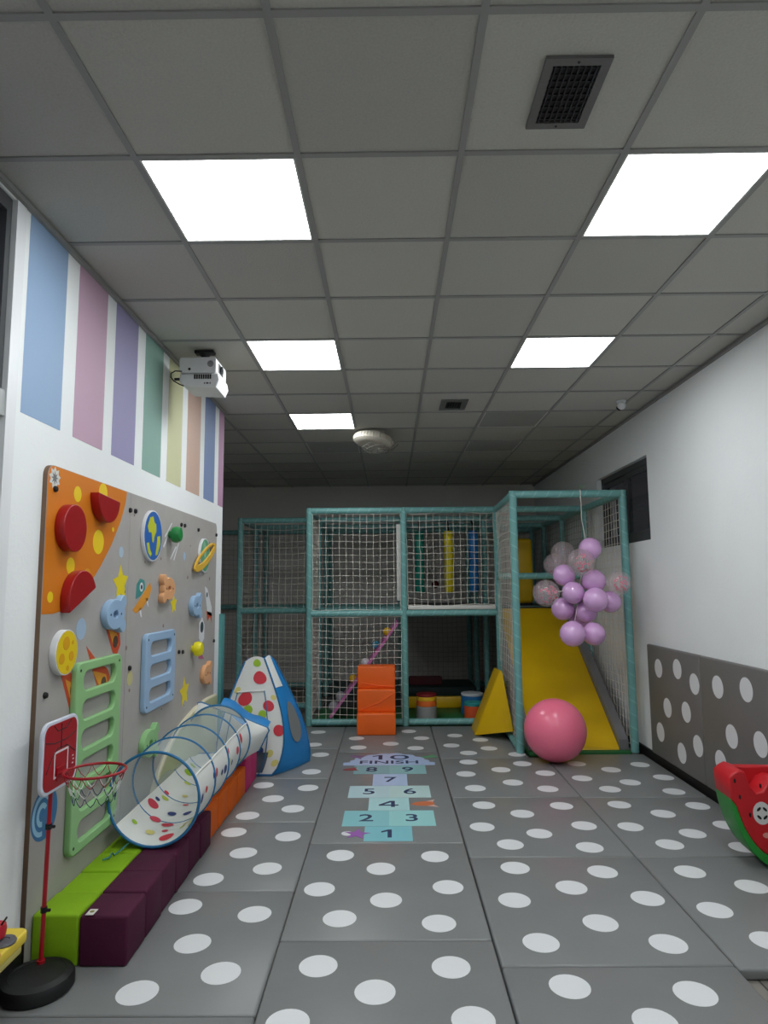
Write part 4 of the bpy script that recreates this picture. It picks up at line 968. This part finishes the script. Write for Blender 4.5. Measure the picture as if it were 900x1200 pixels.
wd = bmesh.new(); vs = [wd.verts.new(p) for p in (A, B, T_, Tv, A2, B2, T2, Tv2)]
for f_ in ((0,1,2,3),(7,6,5,4),(0,4,5,1),(1,5,6,2),(2,6,7,3),(3,7,4,0)): wd.faces.new([vs[i] for i in f_])
bmesh.ops.recalc_face_normals(wd, faces=wd.faces[:]); bmesh.ops.bevel(wd, geom=wd.edges[:], offset=.008, segments=2, profile=.5, affect='EDGES')
me = bpy.data.meshes.new('foam_wedge'); wd.to_mesh(me); wd.free()
solo('foam_wedge', me, M_YEL, 'yellow triangular foam wedge leaning at the side net', 'wedge', (1.0, 6.8, 0))
# exercise ball
bc = onz(650.5, 855.5, .263)
eb = thing('exercise_ball', 'big glossy pink exercise ball at the foot of the slide', 'ball', (bc.x, bc.y, 0))
part('ball', MB().sphere((bc.x, bc.y, .263), .262, 48, 28), pm('pink ball vinyl', (250,122,152), .26, .5, var=(3,.03)), eb, 80)
part('plug', MB().tube([(bc.x+.06,bc.y+.2,.43),(bc.x+.061,bc.y+.203,.434)], .012, 12), M_WHITEP, eb, 40)

# ================================================================== WATERMELON ROCKER
ar = .07; P0 = Vector((2.075, 3.64, 0))
MM = Matrix(((math.cos(ar), 0, -math.sin(ar), P0.x), (-math.sin(ar), 0, -math.cos(ar), P0.y), (0, 1, 0, 0), (0,0,0,1)))
wm = thing('watermelon_rocker', 'red and green watermelon-slice rocking seat with a cartoon eye by the right wall', 'rocker', (P0.x+.02, P0.y+.13, 0))
def outer(s_, h=.5, wdt=.272, n=30, e=2.15): # lower rim from left tip to right tip
    out = []
    for i in range(n+1):
        q = PI+PI*i/n; c_, n_ = math.cos(q), math.sin(q)
        out.append((s_*wdt*math.copysign(abs(c_)**(2/e), c_), .5+s_*h*math.copysign(abs(n_)**(2/e), n_)))
    return out
topl = [(.255,.495),(.215,.505),(.17,.50),(.145,.45),(.10,.395),(.05,.42),(.015,.455),(-.03,.46),(-.075,.44),(-.10,.40),(-.135,.39),(-.16,.42),(-.185,.495),(-.215,.505),(-.245,.49)]
rim_o = outer(1.0, .5); rim_o = [(x, z-.035*(z/.5)) for x, z in rim_o]
rim_o = [(x*(1 if x < 0 else .60), z) for x, z in rim_o]; topl = [(x*(1 if x < 0 else .60), z) for x, z in topl]
rim_i = []
for k, (x, z) in enumerate(rim_o):
    q = PI*k/(len(rim_o)-1); c_ = Vector((0, .465))-Vector((x, z)); th = .048*math.sin(q)**.6 if 2 < k < len(rim_o)-3 else 0
    v_ = Vector((x, z))+c_.normalized()*th; rim_i.append((v_.x, v_.y))
TH = .20
flesh = shape([rim_i+topl], TH, .010, MM @ Matrix.Translation((0,0,-TH)))
fo = part('flesh', flesh, pm('melon red', (196,26,36), .4, .5, bump=(8,.15)), wm, 50)
part('rind', shape([rim_o[2:-2]+list(reversed(rim_i[3:-3]))], TH+.004, .004, MM @ Matrix.Translation((0,0,-TH-.002))), pm('melon green', (36,140,52), .4, .5), wm, 50, 'green rind')
part('seat_back', shape([[(-.20,.38),(.12,.38),(.128,.49),(-.21,.49)]], .05, .01, MM @ Matrix.Translation((0,0,-TH))), MATS['melon red'], wm, 50)
def mel(u, v): # picture point on the front face plane
    d_ = ray(u, v); nn = Vector((-math.sin(ar), -math.cos(ar), 0)); t_ = (P0-CAM).dot(nn)/d_.dot(nn); p = CAM+d_*t_
    q = p-P0; return q.x*math.cos(ar)-q.y*math.sin(ar), q.z
def mface(name, pts, m, par=None, h=.0015, lift=0): return part(name, shape([pts], h, 0, MM @ Matrix.Translation((0,0,lift))), m, par or fo, 0)
ex, ez = mel(893, 953)
ey = mface('eye', circle(ex, ez, .046, 32, .058), pm('eye white', (214,214,212), .5), wm)
for k in range(4):
    q = PI/4+PI/2*k; part('eye_petal', shape([circle(ex+.022*math.cos(q), ez+.029*math.sin(q), .014, 14, .0065, q+PI/2)], .0015, 0, MM @ Matrix.Translation((0,0,.0012))), M_BLACK, ey, 0)
cx_, cz_ = mel(899, 979); mface('cheek', circle(cx_, cz_, .022, 20, .014), pm('cheek pink', (226,150,140), .5))
for u, v in ((867,934),(879,955),(891,921),(861,915)):
    sx, sz = mel(u, v); mface('seed', circle(sx, sz, .006, 14, .012), M_BLACK)

# ================================================================== BALLOONS
bal = [(698,703,14.5,'p'),(671.6,694.6,13.2,'p'),(671,743,15,'p'),(681,659,16.5,'c'),(640,695,15.8,'c'),(659.6,713.6,13.4,'p'),(661,674,13,'p'),(696,681,13.8,'p'),
       (691.6,643,13.2,'p'),(715,705,12.8,'p'),(687,717,12.8,'p'),(696,743,13.5,'p'),(725,683,14,'c'),(651,662,14,'c'),(659.6,648,14,'c'),(679,727,12,'p')]
blab = ['large lilac balloon at the front of the bunch','lilac balloon left of the front one','lilac balloon hanging lowest on the left','clear balloon with pink confetti, top centre of the bunch','clear confetti balloon sticking out left of the bunch',
        'lilac balloon at the lower left over the yellow slide','lilac balloon just above the clear left one','lilac balloon right below the confetti centre','topmost lilac balloon under the string','lilac balloon at the right side of the bunch','lilac balloon low in the middle of the bunch',
        'lilac balloon hanging lowest on the right','clear confetti balloon sticking out right of the bunch','pinkish clear balloon upper left, lower of two','clear balloon upper left, topmost of two','darker lilac balloon tucked behind, above the lowest pair']
M_BP = pm('lilac balloon', (220,172,224), .3, .5, coat=1)
M_BC = bpy.data.materials.new('clear balloon'); M_BC.use_nodes = True
b_ = M_BC.node_tree.nodes['Principled BSDF']; b_.inputs['Base Color'].default_value = rgb(226,206,212); b_.inputs['Roughness'].default_value = .08; b_.inputs['Alpha'].default_value = .23; b_.inputs['Coat Weight'].default_value = 1
M_CF = pm('pink confetti', (226,110,140), .5)
placed = []; gold = pm('gold clip', (150,80,40), .4)
hub_ = ony(680, 690, 5.98)
for (u, v, rp_, k), lab in zip(bal, blab):
    y = 5.80
    while True:
        c = ony(u, v, y); r = rp_/F*(c-CAM).dot(FWD)
        if all((c-q).length > (r+s_)*1.004 for q, s_ in placed): break
        y += .01
    placed.append((c, r))
    t = thing('balloon', lab, 'balloon', c, 'balloons in the hanging bunch')
    dirv = (hub_-c).normalized()
    Mb = Matrix.Translation(c) @ dirv.to_track_quat('Z', 'Y').to_matrix().to_4x4()
    me = MB().lathe([(0,-r),(r*.38,-r*.925),(r*.7,-r*.715),(r*.92,-r*.39),(r,0),(r*.93,r*.37),(r*.72,r*.70),(r*.42,r*.92),(r*.15,r*1.02),(r*.05,r*1.06)], (0,0,0), 28).mesh('skin'); me.transform(Mb)
    part('skin', me, M_BP if k == 'p' else M_BC, t, 80)
    me = MB().lathe([(r*.04,r*1.05),(r*.10,r*1.12)], (0,0,0), 10).mesh('knot'); me.transform(Mb); part('knot', me, M_BP if k == 'p' else M_BC, t, 60)
    dd = (hub_-c).length
    if (u, v) in ((671, 743), (640, 695)): part('tail', MB().tube([c+dirv*r*1.08, c+dirv*(dd-.006)], .0022, 5), M_NET, t, 0, 'white tie string')
    if k == 'c':
        rg = random.Random(int(u)); mb = MB()
        for _ in range({659.6: 3, 651: 16}.get(u, 60)):
            q = Vector((rg.gauss(0,1), rg.gauss(0,1), rg.gauss(0,1))).normalized()
            if u in (640, 725, 681): q = (q*.62+Vector((.03,-.9,-.10))).normalized()
            p = c+q*r*.93; s0 = rg.uniform(.004,.008); e1 = q.cross(Vector((0,0,1.01))).normalized()*s0; e2 = q.cross(e1).normalized()*s0
            mb.add([p-e1-e2, p+e1-e2, p+e1+e2, p-e1+e2], [(0,1,2,3)])
        o = part('confetti', mb, M_CF, t, 0); o['kind'] = 'stuff'
sb = Vector((1.79, 6.075, 2.35))
bs = thing('balloon_string', 'white string tied round the top beam holding the balloon bunch', 'string', sb, None)
tp0 = placed[8][0]+Vector((0,.09,.02))
part('cord', MB().tube([sb+Vector((0,0,.03)), sb+Vector((0,.0,0)), Vector((1.785,6.06,2.1)), tp0, hub_+Vector((0,.05,.0))], .004, 6), M_NET, bs, 60)
part('loop', MB().torus((1.79,6.12,2.35), .043, .004, 'x', 24, 6), M_NET, bs, 60)
part('bow', MB().add([(1.79,6.07,2.395),(1.765,6.07,2.425),(1.775,6.07,2.43),(1.79,6.07,2.40),(1.83,6.07,2.43),(1.835,6.07,2.42)], [(0,1,2,3),(0,3,4,5)]), pm('green ribbon', (90,140,90), .6), bs, 0)
